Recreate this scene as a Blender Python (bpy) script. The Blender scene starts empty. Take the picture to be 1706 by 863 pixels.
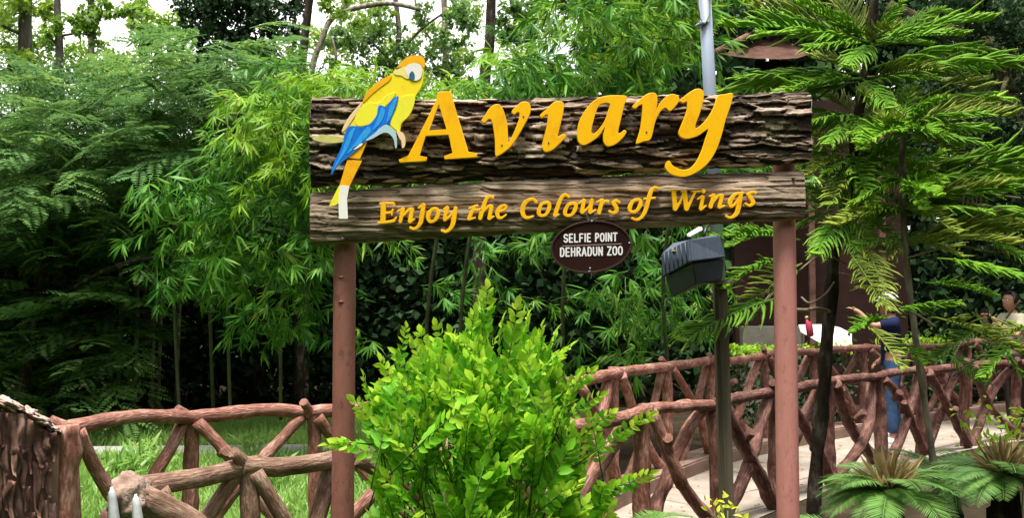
import bpy, bmesh, math, random
import numpy as np
from mathutils import Vector, Matrix, noise
C = bpy.context.scene
COL = C.collection
rnd = random.Random(7)
nr = np.random.RandomState(7)

# ------------------------------------------------------------------ camera, world, sun, exposure
F = 1540.0; EYE = 1.6; PITCH = math.atan((500 - 431.5) / F)
cam = bpy.data.cameras.new("camera"); co = bpy.data.objects.new("camera", cam); COL.objects.link(co)
cam.sensor_width = 36; cam.lens = 36 * F / 1706; cam.clip_start = 0.05; cam.clip_end = 500
co.location = (0, 0, EYE); co.rotation_euler = (math.pi / 2 + PITCH, 0, 0)
C.camera = co
cam.dof.use_dof = False

SUN_EL, SUN_AZ = math.radians(75), math.radians(200)      # azimuth clockwise from +Y (the view direction)
w = bpy.data.worlds.new("World"); C.world = w; w.use_nodes = True
nt = w.node_tree; nt.nodes.clear()
sky = nt.nodes.new('ShaderNodeTexSky'); sky.sky_type = 'NISHITA'; sky.sun_disc = False
sky.sun_elevation = SUN_EL; sky.sun_rotation = SUN_AZ; sky.air_density = 1.0; sky.dust_density = 4.0; sky.ozone_density = 1.0
tc = nt.nodes.new('ShaderNodeTexCoord'); nz = nt.nodes.new('ShaderNodeTexNoise'); nz.inputs['Scale'].default_value = 2.2
nz.inputs['Detail'].default_value = 5
cr = nt.nodes.new('ShaderNodeValToRGB'); cr.color_ramp.elements[0].position = 0.30; cr.color_ramp.elements[1].position = 0.55
cr.color_ramp.elements[0].color = (0.55, 0.55, 0.55, 1); cr.color_ramp.elements[1].color = (1, 1, 1, 1)
mx = nt.nodes.new('ShaderNodeMixRGB'); mx.inputs['Color2'].default_value = (10.0, 9.9, 9.6, 1)   # bright cloud
bg = nt.nodes.new('ShaderNodeBackground'); bg.inputs['Strength'].default_value = 0.10
ow = nt.nodes.new('ShaderNodeOutputWorld')
L = nt.links.new
L(tc.outputs['Generated'], nz.inputs['Vector']); L(nz.outputs['Fac'], cr.inputs['Fac']); L(cr.outputs['Color'], mx.inputs['Fac'])
L(sky.outputs['Color'], mx.inputs['Color1']); L(mx.outputs['Color'], bg.inputs['Color']); L(bg.outputs['Background'], ow.inputs['Surface'])

sl = bpy.data.lights.new("sun", 'SUN'); sl.energy = 4.0; sl.angle = math.radians(14); sl.color = (1, 0.95, 0.86)
so = bpy.data.objects.new("sun", sl); COL.objects.link(so)
sd = Vector((math.sin(SUN_AZ) * math.cos(SUN_EL), math.cos(SUN_AZ) * math.cos(SUN_EL), math.sin(SUN_EL)))
so.rotation_euler = sd.to_track_quat('Z', 'Y').to_euler()
C.view_settings.view_transform = 'Standard'; C.view_settings.look = 'None'
C.view_settings.exposure = 1.06; C.view_settings.gamma = 1
C.render.engine = 'CYCLES'; C.cycles.max_bounces = 6; C.cycles.diffuse_bounces = 3; C.cycles.glossy_bounces = 2
C.cycles.transmission_bounces = 3; C.cycles.transparent_max_bounces = 4

# ------------------------------------------------------------------ helpers
CP, SP = math.cos(PITCH), math.sin(PITCH)
def P(px, py, d):
    """world point seen at photo pixel (px, py) whose depth along world Y is d"""
    x = (px - 853) / F; y = -(py - 431.5) / F
    v = Vector((x, CP - y * SP, SP + y * CP))
    v *= d / v.y
    return Vector((v.x, v.y, v.z + EYE))
def link(o, parent=None):
    COL.objects.link(o)
    if parent is not None: o.parent = parent
    return o
def tag(o, label=None, cat=None, group=None, kind=None):
    if label: o['label'] = label
    if cat: o['category'] = cat
    if group: o['group'] = group
    if kind: o['kind'] = kind
    return o
def empty(name, loc=(0, 0, 0)):
    o = bpy.data.objects.new(name, None); o.empty_display_size = 0.1; COL.objects.link(o); o.location = loc
    return o
def add(name, me, mat=None, parent=None, smooth=False):
    """world-space mesh -> object, kept in place under a parent Empty"""
    o = bpy.data.objects.new(name, me)
    if mat is not None:
        me.materials.clear()
        for m in (mat if isinstance(mat, (list, tuple)) else [mat]): me.materials.append(m)
    if smooth:
        me.polygons.foreach_set('use_smooth', [True] * len(me.polygons))
    link(o, parent)
    if parent is not None:
        off = parent.location.copy(); pp = parent.parent
        while pp: off += pp.location; pp = pp.parent
        o.location = -off
    return o
def from_bm(name, bm):
    me = bpy.data.meshes.new(name); bm.normal_update(); bm.to_mesh(me); bm.free(); return me
def npmesh(name, V, Fs, k):
    """Fs: (n,k) int array"""
    me = bpy.data.meshes.new(name)
    n = len(Fs)
    me.vertices.add(len(V)); me.vertices.foreach_set('co', np.asarray(V, dtype=np.float32).ravel())
    me.loops.add(n * k); me.loops.foreach_set('vertex_index', np.asarray(Fs, dtype=np.int32).ravel())
    me.polygons.add(n); me.polygons.foreach_set('loop_start', np.arange(0, n * k, k, dtype=np.int32))
    me.update(calc_edges=True)
    return me
def unit(a):
    return a / np.maximum(np.linalg.norm(a, axis=-1, keepdims=True), 1e-9)
def rdir(n, up=0.0, rs=nr):
    v = rs.normal(size=(n, 3)); v[:, 2] += up; return unit(v)
# leaf templates: triangles only. x along the leaf, y across, z = normal
def T_leaf(w=0.42, fold=0.10, droop=0.12):
    v = [(0, 0, 0), (.30, w * .46, fold * .8), (.30, -w * .46, fold * .8), (.34, 0, 0), (.66, w * .40, fold * .5 - droop * .4),
         (.66, -w * .40, fold * .5 - droop * .4), (.68, 0, -droop * .4), (1, 0, -droop)]
    f = [(0, 3, 1), (0, 2, 3), (3, 6, 4), (3, 4, 1), (3, 2, 5), (3, 5, 6), (6, 7, 4), (6, 5, 7)]
    return np.array(v, float), np.array(f)
def T_narrow(w=0.10, droop=0.16):
    v = [(0, 0, 0), (.28, w * .5, -droop * .05), (.28, -w * .5, -droop * .05), (.66, w * .4, -droop * .4), (.66, -w * .4, -droop * .4), (1, 0, -droop)]
    f = [(0, 2, 1), (1, 2, 4), (1, 4, 3), (3, 4, 5)]
    return np.array(v, float), np.array(f)
def T_quad(w=0.6):
    v = [(0, 0, 0), (.5, w * .5, .05), (.5, -w * .5, .05), (1, 0, -.08)]
    f = [(0, 2, 1), (1, 2, 3)]
    return np.array(v, float), np.array(f)
def leaves(T, pos, X, N, s):
    """vertices, faces of many copies of template T"""
    tv, tf = T
    pos = np.asarray(pos, float); X = unit(np.asarray(X, float)); N = np.asarray(N, float)
    Y = unit(np.cross(N, X)); Z = np.cross(X, Y); s = np.asarray(s, float).reshape(-1, 1, 1)
    V = pos[:, None, :] + s * (tv[None, :, 0:1] * X[:, None, :] + tv[None, :, 1:2] * Y[:, None, :] + tv[None, :, 2:3] * Z[:, None, :])
    n = len(pos)
    Fc = tf[None] + (np.arange(n) * len(tv))[:, None, None]
    return V.reshape(-1, 3), Fc.reshape(-1, 3)
def cat(parts):
    Vs, Fs, o = [], [], 0
    for V, Fc in parts:
        Vs.append(V); Fs.append(np.asarray(Fc) + o); o += len(V)
    return np.concatenate(Vs), np.concatenate(Fs)
def catmull(pts, n=6, closed=False):
    pts = [tuple(p) for p in pts]; out = []; m = len(pts)
    rng = range(m) if closed else range(m - 1)
    for i in rng:
        p0 = pts[(i - 1) % m] if closed or i > 0 else pts[i]; p1 = pts[i]; p2 = pts[(i + 1) % m]
        p3 = pts[(i + 2) % m] if closed or i + 2 < m else p2
        for k in range(n):
            t = k / n
            out.append(tuple(0.5 * (2 * b + (c - a) * t + (2 * a - 5 * b + 4 * c - d) * t * t + (3 * b - a - 3 * c + d) * t ** 3)
                             for a, b, c, d in zip(p0, p1, p2, p3)))
    if not closed: out.append(pts[-1])
    return out
def tube_np(path, rad, sides=6, jitter=0.0, seed=0, cap=True):
    """tri tube along world points -> V, F"""
    path = np.array([tuple(p) for p in path], float); n = len(path)
    rad = np.broadcast_to(np.asarray(rad, float), (n,))
    t = np.gradient(path, axis=0); t = unit(t)
    ref = np.array([0, 0, 1.0]) if abs(t[:, 2]).mean() < .8 else np.array([1.0, 0, 0])
    u = unit(np.cross(t, ref)); v = np.cross(t, u)
    a = np.linspace(0, 2 * math.pi, sides, endpoint=False)
    rs = np.random.RandomState(seed)
    rr = rad[:, None] * (1 + jitter * (rs.rand(n, sides) - .5))
    V = path[:, None] + rr[..., None] * (np.cos(a)[None, :, None] * u[:, None] + np.sin(a)[None, :, None] * v[:, None])
    V = V.reshape(-1, 3); fs = []
    i = np.arange(n - 1)[:, None] * sides; j = np.arange(sides)[None]; k = (j + 1) % sides
    q1 = np.stack([i + j, i + k, i + sides + k], -1).reshape(-1, 3); q2 = np.stack([i + j, i + sides + k, i + sides + j], -1).reshape(-1, 3)
    fs = [q1, q2]
    if cap:
        V = np.concatenate([V, path[:1], path[-1:]])
        c0, c1 = n * sides, n * sides + 1; jj = np.arange(sides); kk = (jj + 1) % sides
        fs.append(np.stack([np.full(sides, c0), kk, jj], -1)); fs.append(np.stack([np.full(sides, c1), (n - 1) * sides + jj, (n - 1) * sides + kk], -1))
    return V, np.concatenate(fs)
def tube(name, path, rad, mat, parent=None, sides=10, jitter=.0, seed=0, smooth=True):
    V, Fc = tube_np(path, rad, sides, jitter, seed)
    return add(name, npmesh(name, V, Fc, 3), mat, parent, smooth)
def box_bm(bm, c, s, R=None):
    r = bmesh.ops.create_cube(bm, size=1.0)
    M = Matrix.Translation(Vector(c)) @ (R.to_4x4() if R is not None else Matrix.Identity(4)) @ Matrix.Diagonal((*s, 1))
    bmesh.ops.transform(bm, matrix=M, verts=r['verts'])
def box(name, c, s, mat, parent=None, R=None, bevel=0.0):
    bm = bmesh.new(); box_bm(bm, c, s, R)
    if bevel: bmesh.ops.bevel(bm, geom=bm.edges[:], offset=bevel, segments=2, affect='EDGES')
    return add(name, from_bm(name, bm), mat, parent)

# ------------------------------------------------------------------ materials
def base_mat(name, rough=.6, spec=.3):
    m = bpy.data.materials.new(name); m.use_nodes = True
    b = m.node_tree.nodes['Principled BSDF']; b.inputs['Roughness'].default_value = rough
    b.inputs['Specular IOR Level'].default_value = spec
    return m, m.node_tree, b
def ramp(nt, fac, stops):
    r = nt.nodes.new('ShaderNodeValToRGB'); e = r.color_ramp.elements
    while len(e) > 1: e.remove(e[-1])
    e[0].position = stops[0][0]; e[0].color = (*stops[0][1], 1)
    for p, c in stops[1:]:
        k = e.new(p); k.color = (*c, 1)
    nt.links.new(fac, r.inputs['Fac']); return r.outputs['Color']
def noise_tex(nt, scale, detail=4, vec=None, stretch=None, rough=.55, dist=0):
    n = nt.nodes.new('ShaderNodeTexNoise'); n.inputs['Scale'].default_value = scale; n.inputs['Detail'].default_value = detail
    n.inputs['Roughness'].default_value = rough; n.inputs['Distortion'].default_value = dist
    if vec is None:
        t = nt.nodes.new('ShaderNodeTexCoord'); vec = t.outputs['Object']
    if stretch:
        mp = nt.nodes.new('ShaderNodeMapping'); mp.inputs['Scale'].default_value = stretch
        nt.links.new(vec, mp.inputs['Vector']); vec = mp.outputs['Vector']
    nt.links.new(vec, n.inputs['Vector']); return n.outputs['Fac']
def along_vec(nt, sc=(1.6, 1.6, .35)):
    at = nt.nodes.new('ShaderNodeAttribute'); at.attribute_name = 'along'
    mp = nt.nodes.new('ShaderNodeMapping'); mp.inputs['Scale'].default_value = sc
    nt.links.new(at.outputs['Vector'], mp.inputs['Vector']); return mp.outputs['Vector']
def logmat(name, dark, mid, light):
    m, nt, b = base_mat(name, .62, .25)
    va = along_vec(nt); f = noise_tex(nt, 2.4, 7, va, rough=.62); g = noise_tex(nt, 7, 5)
    ma = nt.nodes.new('ShaderNodeMath'); ma.operation = 'MULTIPLY_ADD'; ma.inputs[1].default_value = .55; nt.links.new(f, ma.inputs[0])
    mb = nt.nodes.new('ShaderNodeMath'); mb.operation = 'MULTIPLY'; mb.inputs[1].default_value = .45; nt.links.new(g, mb.inputs[0]); nt.links.new(mb.outputs[0], ma.inputs[2])
    nt.links.new(ramp(nt, ma.outputs[0], [(.34, dark), (.50, mid), (.64, light)]), b.inputs['Base Color'])
    bump(nt, b, f, .9, .02); return m
def bump(nt, b, fac, strength=.4, dist=.01):
    k = nt.nodes.new('ShaderNodeBump'); k.inputs['Strength'].default_value = strength; k.inputs['Distance'].default_value = dist
    nt.links.new(fac, k.inputs['Height']); nt.links.new(k.outputs['Normal'], b.inputs['Normal'])
def mottled(name, stops, scale=8, rough=.7, spec=.2, stretch=None, bs=.4, bd=.01, bscale=None, detail=6):
    m, nt, b = base_mat(name, rough, spec)
    f = noise_tex(nt, scale, detail, stretch=stretch)
    nt.links.new(ramp(nt, f, stops), b.inputs['Base Color'])
    f2 = noise_tex(nt, bscale or scale * 3, 6, stretch=stretch)
    bump(nt, b, f2, bs, bd)
    return m
def leafmat(name, stops, trans=.35, rough=.45, spec=.35, tipcol=None):
    """stops are spread over leaves by island randomness, plus slow noise over the crown"""
    m, nt, b = base_mat(name, rough, spec)
    g = nt.nodes.new('ShaderNodeNewGeometry'); oi = nt.nodes.new('ShaderNodeObjectInfo')
    ad = nt.nodes.new('ShaderNodeMath'); ad.operation = 'MULTIPLY_ADD'; ad.inputs[1].default_value = .55; ad.inputs[2].default_value = 0
    nt.links.new(g.outputs['Random Per Island'], ad.inputs[0])
    a2 = nt.nodes.new('ShaderNodeMath'); a2.operation = 'MULTIPLY_ADD'; a2.inputs[1].default_value = .45
    nt.links.new(oi.outputs['Random'], a2.inputs[0]); nt.links.new(ad.outputs[0], a2.inputs[2])
    col = ramp(nt, a2.outputs[0], stops)
    if tipcol:
        at = nt.nodes.new('ShaderNodeAttribute'); at.attribute_name = 'tip'
        mxn = nt.nodes.new('ShaderNodeMixRGB'); mxn.inputs['Color2'].default_value = (*tipcol, 1)
        nt.links.new(at.outputs['Fac'], mxn.inputs['Fac']); nt.links.new(col, mxn.inputs['Color1']); col = mxn.outputs['Color']
    nt.links.new(col, b.inputs['Base Color'])
    tr = nt.nodes.new('ShaderNodeBsdfTranslucent'); ms = nt.nodes.new('ShaderNodeMixShader'); ms.inputs[0].default_value = trans
    hs = nt.nodes.new('ShaderNodeHueSaturation'); hs.inputs['Hue'].default_value = .485; hs.inputs['Value'].default_value = 1.5
    nt.links.new(col, hs.inputs['Color']); nt.links.new(hs.outputs['Color'], tr.inputs['Color'])
    out = nt.nodes['Material Output']
    nt.links.new(b.outputs[0], ms.inputs[1]); nt.links.new(tr.outputs[0], ms.inputs[2]); nt.links.new(ms.outputs[0], out.inputs['Surface'])
    return m
M = {}
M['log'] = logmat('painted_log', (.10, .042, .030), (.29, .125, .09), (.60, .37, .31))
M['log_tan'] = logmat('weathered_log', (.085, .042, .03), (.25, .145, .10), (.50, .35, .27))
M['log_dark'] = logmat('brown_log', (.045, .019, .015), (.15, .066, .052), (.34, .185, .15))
M['cut'] = mottled('cut_log_end', [(.3, (.42, .25, .20)), (.7, (.62, .45, .38))], 30, .7, .2)
M['bark_wall'] = mottled('cement_bark', [(.3, (.075, .038, .030)), (.5, (.16, .09, .07)), (.72, (.32, .21, .17))], 9, .75, .2, (1, 1, .35), .7, .02, 40)
def vary(m, lo, hi):
    nt = m.node_tree; b = nt.nodes['Principled BSDF']; src = b.inputs['Base Color'].links[0].from_socket
    oi = nt.nodes.new('ShaderNodeObjectInfo'); mr = nt.nodes.new('ShaderNodeMapRange'); mr.inputs['To Min'].default_value = lo; mr.inputs['To Max'].default_value = hi
    mu = nt.nodes.new('ShaderNodeVectorMath'); mu.operation = 'SCALE'; nt.links.new(oi.outputs['Random'], mr.inputs['Value']); nt.links.new(src, mu.inputs[0]); nt.links.new(mr.outputs[0], mu.inputs['Scale']); nt.links.new(mu.outputs[0], b.inputs['Base Color'])
vary(M['bark_wall'], .7, 2.3)
M['coping'] = mottled('pale_coping', [(.3, (.30, .19, .16)), (.7, (.60, .46, .41))], 12, .8, .2)
M['coping2'] = mottled('lumpy_cement', [(.3, (.12, .07, .05)), (.5, (.27, .18, .14)), (.7, (.46, .35, .29))], 14, .8, .2, None, .8, .03, 22)
def postmat(name, a, b_, rust):
    m, nt, b = base_mat(name, .5, .35)
    f = noise_tex(nt, 6, 8, stretch=(1, 1, .25), rough=.7); c1 = ramp(nt, f, [(.3, a), (.65, b_)])
    g = noise_tex(nt, 38, 6, stretch=(1, 1, .45), rough=.8); mk = ramp(nt, g, [(.54, (0, 0, 0)), (.66, (.85, .85, .85))])
    mxn = nt.nodes.new('ShaderNodeMixRGB'); nt.links.new(mk, mxn.inputs['Fac']); nt.links.new(c1, mxn.inputs['Color1']); mxn.inputs['Color2'].default_value = (*rust, 1)
    nt.links.new(mxn.outputs['Color'], b.inputs['Base Color']); nt.links.new(ramp(nt, f, [(.3, (.38,) * 3), (.7, (.62,) * 3)]), b.inputs['Roughness'])
    bump(nt, b, noise_tex(nt, 30, 6), .22, .004); return m
M['post_l'] = postmat('brown_red_paint', (.19, .072, .055), (.29, .125, .10), (.11, .05, .035))
M['post_r'] = postmat('pale_red_paint', (.40, .155, .13), (.53, .24, .205), (.30, .13, .10))  # right post: paler, pinker red than the left post
M['steel'] = mottled('galvanised_steel', [(.3, (.26, .32, .42)), (.7, (.34, .41, .52))], 9, .45, .5, (1, 1, .2), .05, .003)
M['pole_brown'] = mottled('dull_brown_pole', [(.3, (.09, .075, .055)), (.7, (.16, .135, .10))], 9, .5, .4, (6, 6, .2), .1, .003)
M['boxgrey'] = mottled('dark_grey_plastic', [(.3, (.055, .075, .11)), (.7, (.08, .105, .15))], 14, .5, .4, (8, 8, .6), .3, .004)
M['offwhite'] = mottled('weathered_white', [(.3, (.42, .44, .46)), (.6, (.60, .62, .64))], 14, .5, .4, None, .2, .003)
M['white'] = mottled('white_paint', [(.3, (.74, .74, .74)), (.7, (.82, .82, .82))], 8, .5, .4, None, .05, .002)
M['plaque'] = mottled('brown_enamel', [(.3, (.014, .007, .006)), (.7, (.034, .012, .009))], 3, .3, .4, None, .03, .002)
M['trunk'] = mottled('grey_bark', [(.3, (.035, .03, .024)), (.5, (.09, .08, .065)), (.75, (.20, .19, .16))], 9, .85, .1, (1, 1, .25), .9, .04, 20)
M['trunk_moss'] = mottled('mossy_bark', [(.3, (.025, .022, .012)), (.5, (.065, .055, .03)), (.75, (.12, .11, .07))], 9, .9, .05, (1, 1, .4), .9, .04, 20)
M['trunk_dark'] = mottled('dark_bark', [(.3, (.012, .009, .007)), (.55, (.04, .03, .022)), (.72, (.14, .12, .095))], 14, .85, .1, (1, 1, .4), .9, .02, 40)
M['trunk_pale'] = mottled('pale_stem', [(.35, (.07, .055, .04)), (.6, (.28, .24, .19))], 14, .7, .2, (1, 1, .4), .5, .01, 40)
M['twig'] = mottled('dry_twig', [(.3, (.13, .10, .065)), (.7, (.30, .24, .17))], 20, .8, .1)
M['stem_green'] = mottled('green_stem', [(.3, (.05, .10, .02)), (.7, (.10, .17, .04))], 20, .6, .2)
M['hutwall'] = mottled('maroon_wall', [(.3, (.018, .007, .005)), (.7, (.034, .014, .010))], 4, .8, .2)
M['roof'] = mottled('rust_roof', [(.3, (.10, .05, .035)), (.7, (.24, .13, .10))], 5, .8, .2, None, .6, .02, 22)
M['grey_wall'] = mottled('grey_render', [(.3, (.12, .115, .095)), (.7, (.19, .18, .15))], 5, .9, .1)
M['soil'] = mottled('soil', [(.3, (.018, .014, .010)), (.6, (.045, .034, .022)), (.8, (.09, .07, .045))], 3, .95, .05, None, .8, .05, 18)
M['backdrop'] = mottled('dark_backdrop', [(.3, (.010, .02, .008)), (.6, (.02, .04, .015)), (.8, (.04, .06, .03))], 2, .95, .05, None, .8, .2, 6)
M['turf'] = mottled('lawn_ground', [(.3, (.020, .045, .010)), (.6, (.05, .11, .02)), (.8, (.10, .16, .04))], 3, .95, .05, None, .8, .05, 25)
M['paving'] = mottled('pale_paving', [(.3, (.24, .20, .165)), (.55, (.34, .29, .245)), (.8, (.42, .37, .32))], 2.5, .85, .15, None, .35, .01, 30)
M['kerb'] = mottled('pinkish_kerb', [(.3, (.20, .13, .105)), (.7, (.32, .22, .18))], 6, .85, .1, None, .4, .01, 30)
M['concrete'] = mottled('grey_concrete', [(.3, (.26, .26, .25)), (.7, (.38, .38, .36))], 6, .85, .1, None, .4, .01, 30)
def plain(name, c, rough=.5, spec=.4, var=.12):
    return mottled(name, [(.3, tuple(x * (1 - var) for x in c)), (.7, tuple(min(1, x * (1 + var)) for x in c))], 12, rough, spec, None, .05, .002)
M['yellow'] = plain('sign_yellow', (.92, .50, .0), .45, .25, .04)
M['yellow_sm'] = plain('sign_amber', (.92, .50, .008), .45, .3, .08)
M['p_yellow'] = plain('parrot_yellow', (.86, .68, .03), .35, .5, .06)
M['p_lemon'] = plain('parrot_lemon', (.82, .82, .05), .35, .5, .10)
M['p_orange'] = plain('parrot_orange', (.84, .40, .012), .35, .5, .05)
M['p_pale'] = plain('parrot_peach', (.86, .62, .35), .4, .5, .06)
def painted(name, a, b_, c, sc=14):
    m, nt, b = base_mat(name, .42, .35)
    nt.links.new(ramp(nt, noise_tex(nt, sc, 7, stretch=(1, 1, .6), rough=.72), [(.30, a), (.48, b_), (.62, b_), (.80, c)]), b.inputs['Base Color']); bump(nt, b, noise_tex(nt, 90, 4), .1, .002); return m
M['p_cheek'] = painted('parrot_cheek', (.88, .72, .10), (.87, .74, .24), (.85, .79, .50))
M['p_yellow'] = painted('parrot_body_paint', (.86, .50, .02), (.90, .74, .02), (.86, .82, .10)); M['p_lemon'] = painted('parrot_lemon_paint', (.80, .62, .05), (.84, .80, .04), (.62, .74, .20), 26)
M['p_orange'] = painted('parrot_orange_paint', (.80, .32, .01), (.90, .46, .005), (.88, .58, .02))
M['p_white'] = plain('parrot_white', (.84, .82, .76), .4, .5, .04)
M['p_blue'] = painted('parrot_blue', (.004, .07, .36), (.008, .17, .70), (.02, .38, .85), 34)
M['p_sky'] = painted('parrot_light_blue', (.01, .20, .70), (.03, .36, .80), (.25, .62, .80), 34)
M['p_steel'] = plain('parrot_grey_blue', (.42, .60, .68), .4, .5, .15)
M['yellow'] = painted('sign_yellow', (.80, .36, .0), (.93, .50, .0), (.93, .56, .02), 9); M['yellow_sm'] = painted('sign_amber', (.74, .32, .004), (.92, .50, .006), (.93, .60, .06), 22)
M['p_navy'] = plain('parrot_eye', (.04, .15, .26), .3, .6, .2)
M['p_leaf'] = plain('pale_leaf_paint', (.55, .53, .16), .5, .3, .3)
M['skin'] = plain('skin', (.36, .19, .12), .5, .4, .08)
M['hair'] = plain('dark_hair', (.012, .010, .009), .4, .5, .2)
M['whitehair'] = plain('white_cloth', (.72, .72, .72), .8, .1, .05)
M['navy'] = plain('navy_cloth', (.012, .018, .055), .85, .1, .2)
M['jeans'] = plain('blue_denim', (.035, .07, .15), .85, .1, .35)
M['cream'] = plain('cream_cloth', (.42, .40, .30), .85, .1, .15)
M['pink'] = plain('pink_plastic', (.62, .06, .13), .45, .4, .15)
M['black'] = plain('black_plastic', (.015, .015, .017), .4, .5, .1)
# foliage
M['bush'] = leafmat('bright_bush_leaf', [(0, (.04, .18, .014)), (.25, (.13, .40, .02)), (.7, (.24, .58, .03)), (.93, (.40, .68, .05)), (1, (.50, .62, .14))], .42, .45, .25)
M['bush_tip'] = leafmat('young_bush_leaf', [(0, (.16, .38, .02)), (.6, (.32, .58, .035)), (1, (.48, .68, .08))], .45, .45, .25)
M['bamboo'] = leafmat('bamboo_leaf', [(0, (.018, .09, .012)), (.45, (.055, .20, .020)), (.8, (.14, .34, .03)), (1, (.32, .42, .09))], .32, .45, .22)
M['bamboo2'] = leafmat('bamboo_leaf_yellowish', [(0, (.07, .20, .012)), (.45, (.19, .38, .02)), (.8, (.24, .43, .035)), (.95, (.42, .46, .10)), (1, (.45, .36, .18))], .38, .45, .22)
M['feather'] = leafmat('feathery_leaf', [(0, (.040, .11, .035)), (.5, (.10, .22, .06)), (.85, (.18, .33, .08)), (1, (.32, .45, .08))], .34, .55, .2)
M['crown_light'] = leafmat('light_tree_leaf', [(0, (.07, .16, .015)), (.5, (.15, .28, .03)), (1, (.30, .42, .05))], .45)
M['crown_mid'] = leafmat('mid_tree_leaf', [(0, (.03, .09, .018)), (.5, (.06, .15, .028)), (1, (.13, .24, .05))], .4)
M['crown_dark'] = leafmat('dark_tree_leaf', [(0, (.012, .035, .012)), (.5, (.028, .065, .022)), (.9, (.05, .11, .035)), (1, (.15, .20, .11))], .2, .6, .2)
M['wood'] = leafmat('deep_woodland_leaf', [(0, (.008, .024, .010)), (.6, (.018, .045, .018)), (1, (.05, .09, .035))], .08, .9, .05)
M['pine'] = leafmat('araucaria_leaf', [(0, (.065, .19, .016)), (.5, (.13, .31, .022)), (1, (.21, .40, .03))], .30, .5, .2, tipcol=(.28, .50, .04))
M['pine_y'] = leafmat('araucaria_yellowing', [(0, (.10, .17, .02)), (.5, (.19, .27, .03)), (1, (.30, .36, .05))], .3, .5, .3, tipcol=(.34, .42, .06))
M['cycad'] = leafmat('cycad_leaf', [(0, (.06, .16, .035)), (.5, (.12, .26, .055)), (1, (.22, .38, .10))], .25, .38, .5)
M['cycad_dry'] = leafmat('dry_cycad_leaf', [(0, (.16, .11, .045)), (.5, (.32, .24, .11)), (1, (.46, .37, .20))], .25, .7, .2)
M['grass'] = leafmat('grass_blade', [(0, (.10, .23, .04)), (.5, (.23, .42, .09)), (1, (.42, .56, .19))], .4)
M['hedge'] = leafmat('lime_hedge_leaf', [(0, (.14, .30, .015)), (.5, (.27, .46, .03)), (1, (.42, .56, .05))], .4)

# ------------------------------------------------------------------ setting: ground, path
def sheet(name, pts, z, mat, thick=0):
    bm = bmesh.new(); vs = [bm.verts.new((x, y, z)) for x, y in pts]; f = bm.faces.new(vs)
    if thick:
        r = bmesh.ops.extrude_face_region(bm, geom=[f]); ev = [g for g in r['geom'] if isinstance(g, bmesh.types.BMVert)]
        bmesh.ops.translate(bm, verts=ev, vec=(0, 0, -thick))
        bmesh.ops.recalc_face_normals(bm, faces=bm.faces[:])
    o = add(name, from_bm(name, bm), mat); o['kind'] = 'structure'; return o
sheet('ground', [(-220, -60), (220, -60), (220, 300), (-220, 300)], 0, M['soil'])
sheet('lawn', [(-14, -6), (-.5, -6), (.25, 5.2), (.55, 12.2), (-14, 12.2)], .004, M['turf'])

FRONT = [(-1.75, 3.25), (-1.41, 3.62), (-1.13, 3.98), (-.80, 4.32), (.1, 5.1), (.84, 5.95), (1.42, 6.5), (2.05, 7.25), (2.75, 8.05), (3.5, 8.87), (4.2, 9.5), (4.95, 10.1), (5.85, 10.7), (6.9, 11.2), (8.5, 11.7)]
REAR = [(-2.43, 5.1), (-1.96, 5.67), (-1.28, 5.92), (-.4, 6.2), (.43, 6.8), (.82, 7.4), (1.39, 8.3), (1.95, 9.1), (2.7, 9.9), (3.45, 10.6), (4.3, 11.3), (5.3, 12.1), (6.3, 12.8), (7.6, 13.6), (9.2, 14.4)]
fs = catmull(FRONT, 4); rs_ = catmull(REAR, 4)
pf = [p for p in fs if p[0] > .15]; pr = [p for p in rs_ if p[0] > .5]
sheet('path', [(p[0], p[1] - .12) for p in pf] + [(p[0], p[1]) for p in reversed(pr)], .008, M['paving'])
# paving joints: individually laid slabs on the nearer part of the path
def inside(poly, x, y):
    c = False; j = len(poly) - 1
    for i in range(len(poly)):
        xi, yi = poly[i]; xj, yj = poly[j]
        if (yi > y) != (yj > y) and x < (xj - xi) * (y - yi) / (yj - yi) + xi: c = not c
        j = i
    return c
ppoly = [(p[0], p[1] - .05) for p in pf] + [(p[0], p[1] - .18) for p in reversed(pr)]
path_o = bpy.data.objects['path']
def slab_mesh(w, h, t):
    bm = bmesh.new(); box_bm(bm, (0, 0, 0), (w, h, t)); bmesh.ops.bevel(bm, geom=[e for e in bm.edges if all(v.co.z > 0 for v in e.verts)], offset=.006, segments=1, affect='EDGES')
    return from_bm('paving_slab', bm)
sm_ = slab_mesh(.395, .395, .02); sm_.materials.append(M['paving']); cnt = 0
ca, sa = math.cos(.86), math.sin(.86)
for i in range(0, 34):
    for j in range(-9, 9):
        u = i * .402 + (j % 2) * .2; v = j * .402
        x = .4 + u * sa - v * ca; y = 5.6 + u * ca * 1.0 + v * sa
        if cnt < 290 and all(inside(ppoly, x + a, y + b) for a, b in ((.18, .18), (-.18, .18), (.18, -.18), (-.18, -.18))):
            o = bpy.data.objects.new('paving_slab', sm_); link(o, path_o)
            o.location = (x, y, .0105 + rnd.uniform(-.002, .002)); o.rotation_euler = (0, 0, math.pi / 2 - .86 + rnd.uniform(-.006, .006)); cnt += 1
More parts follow.
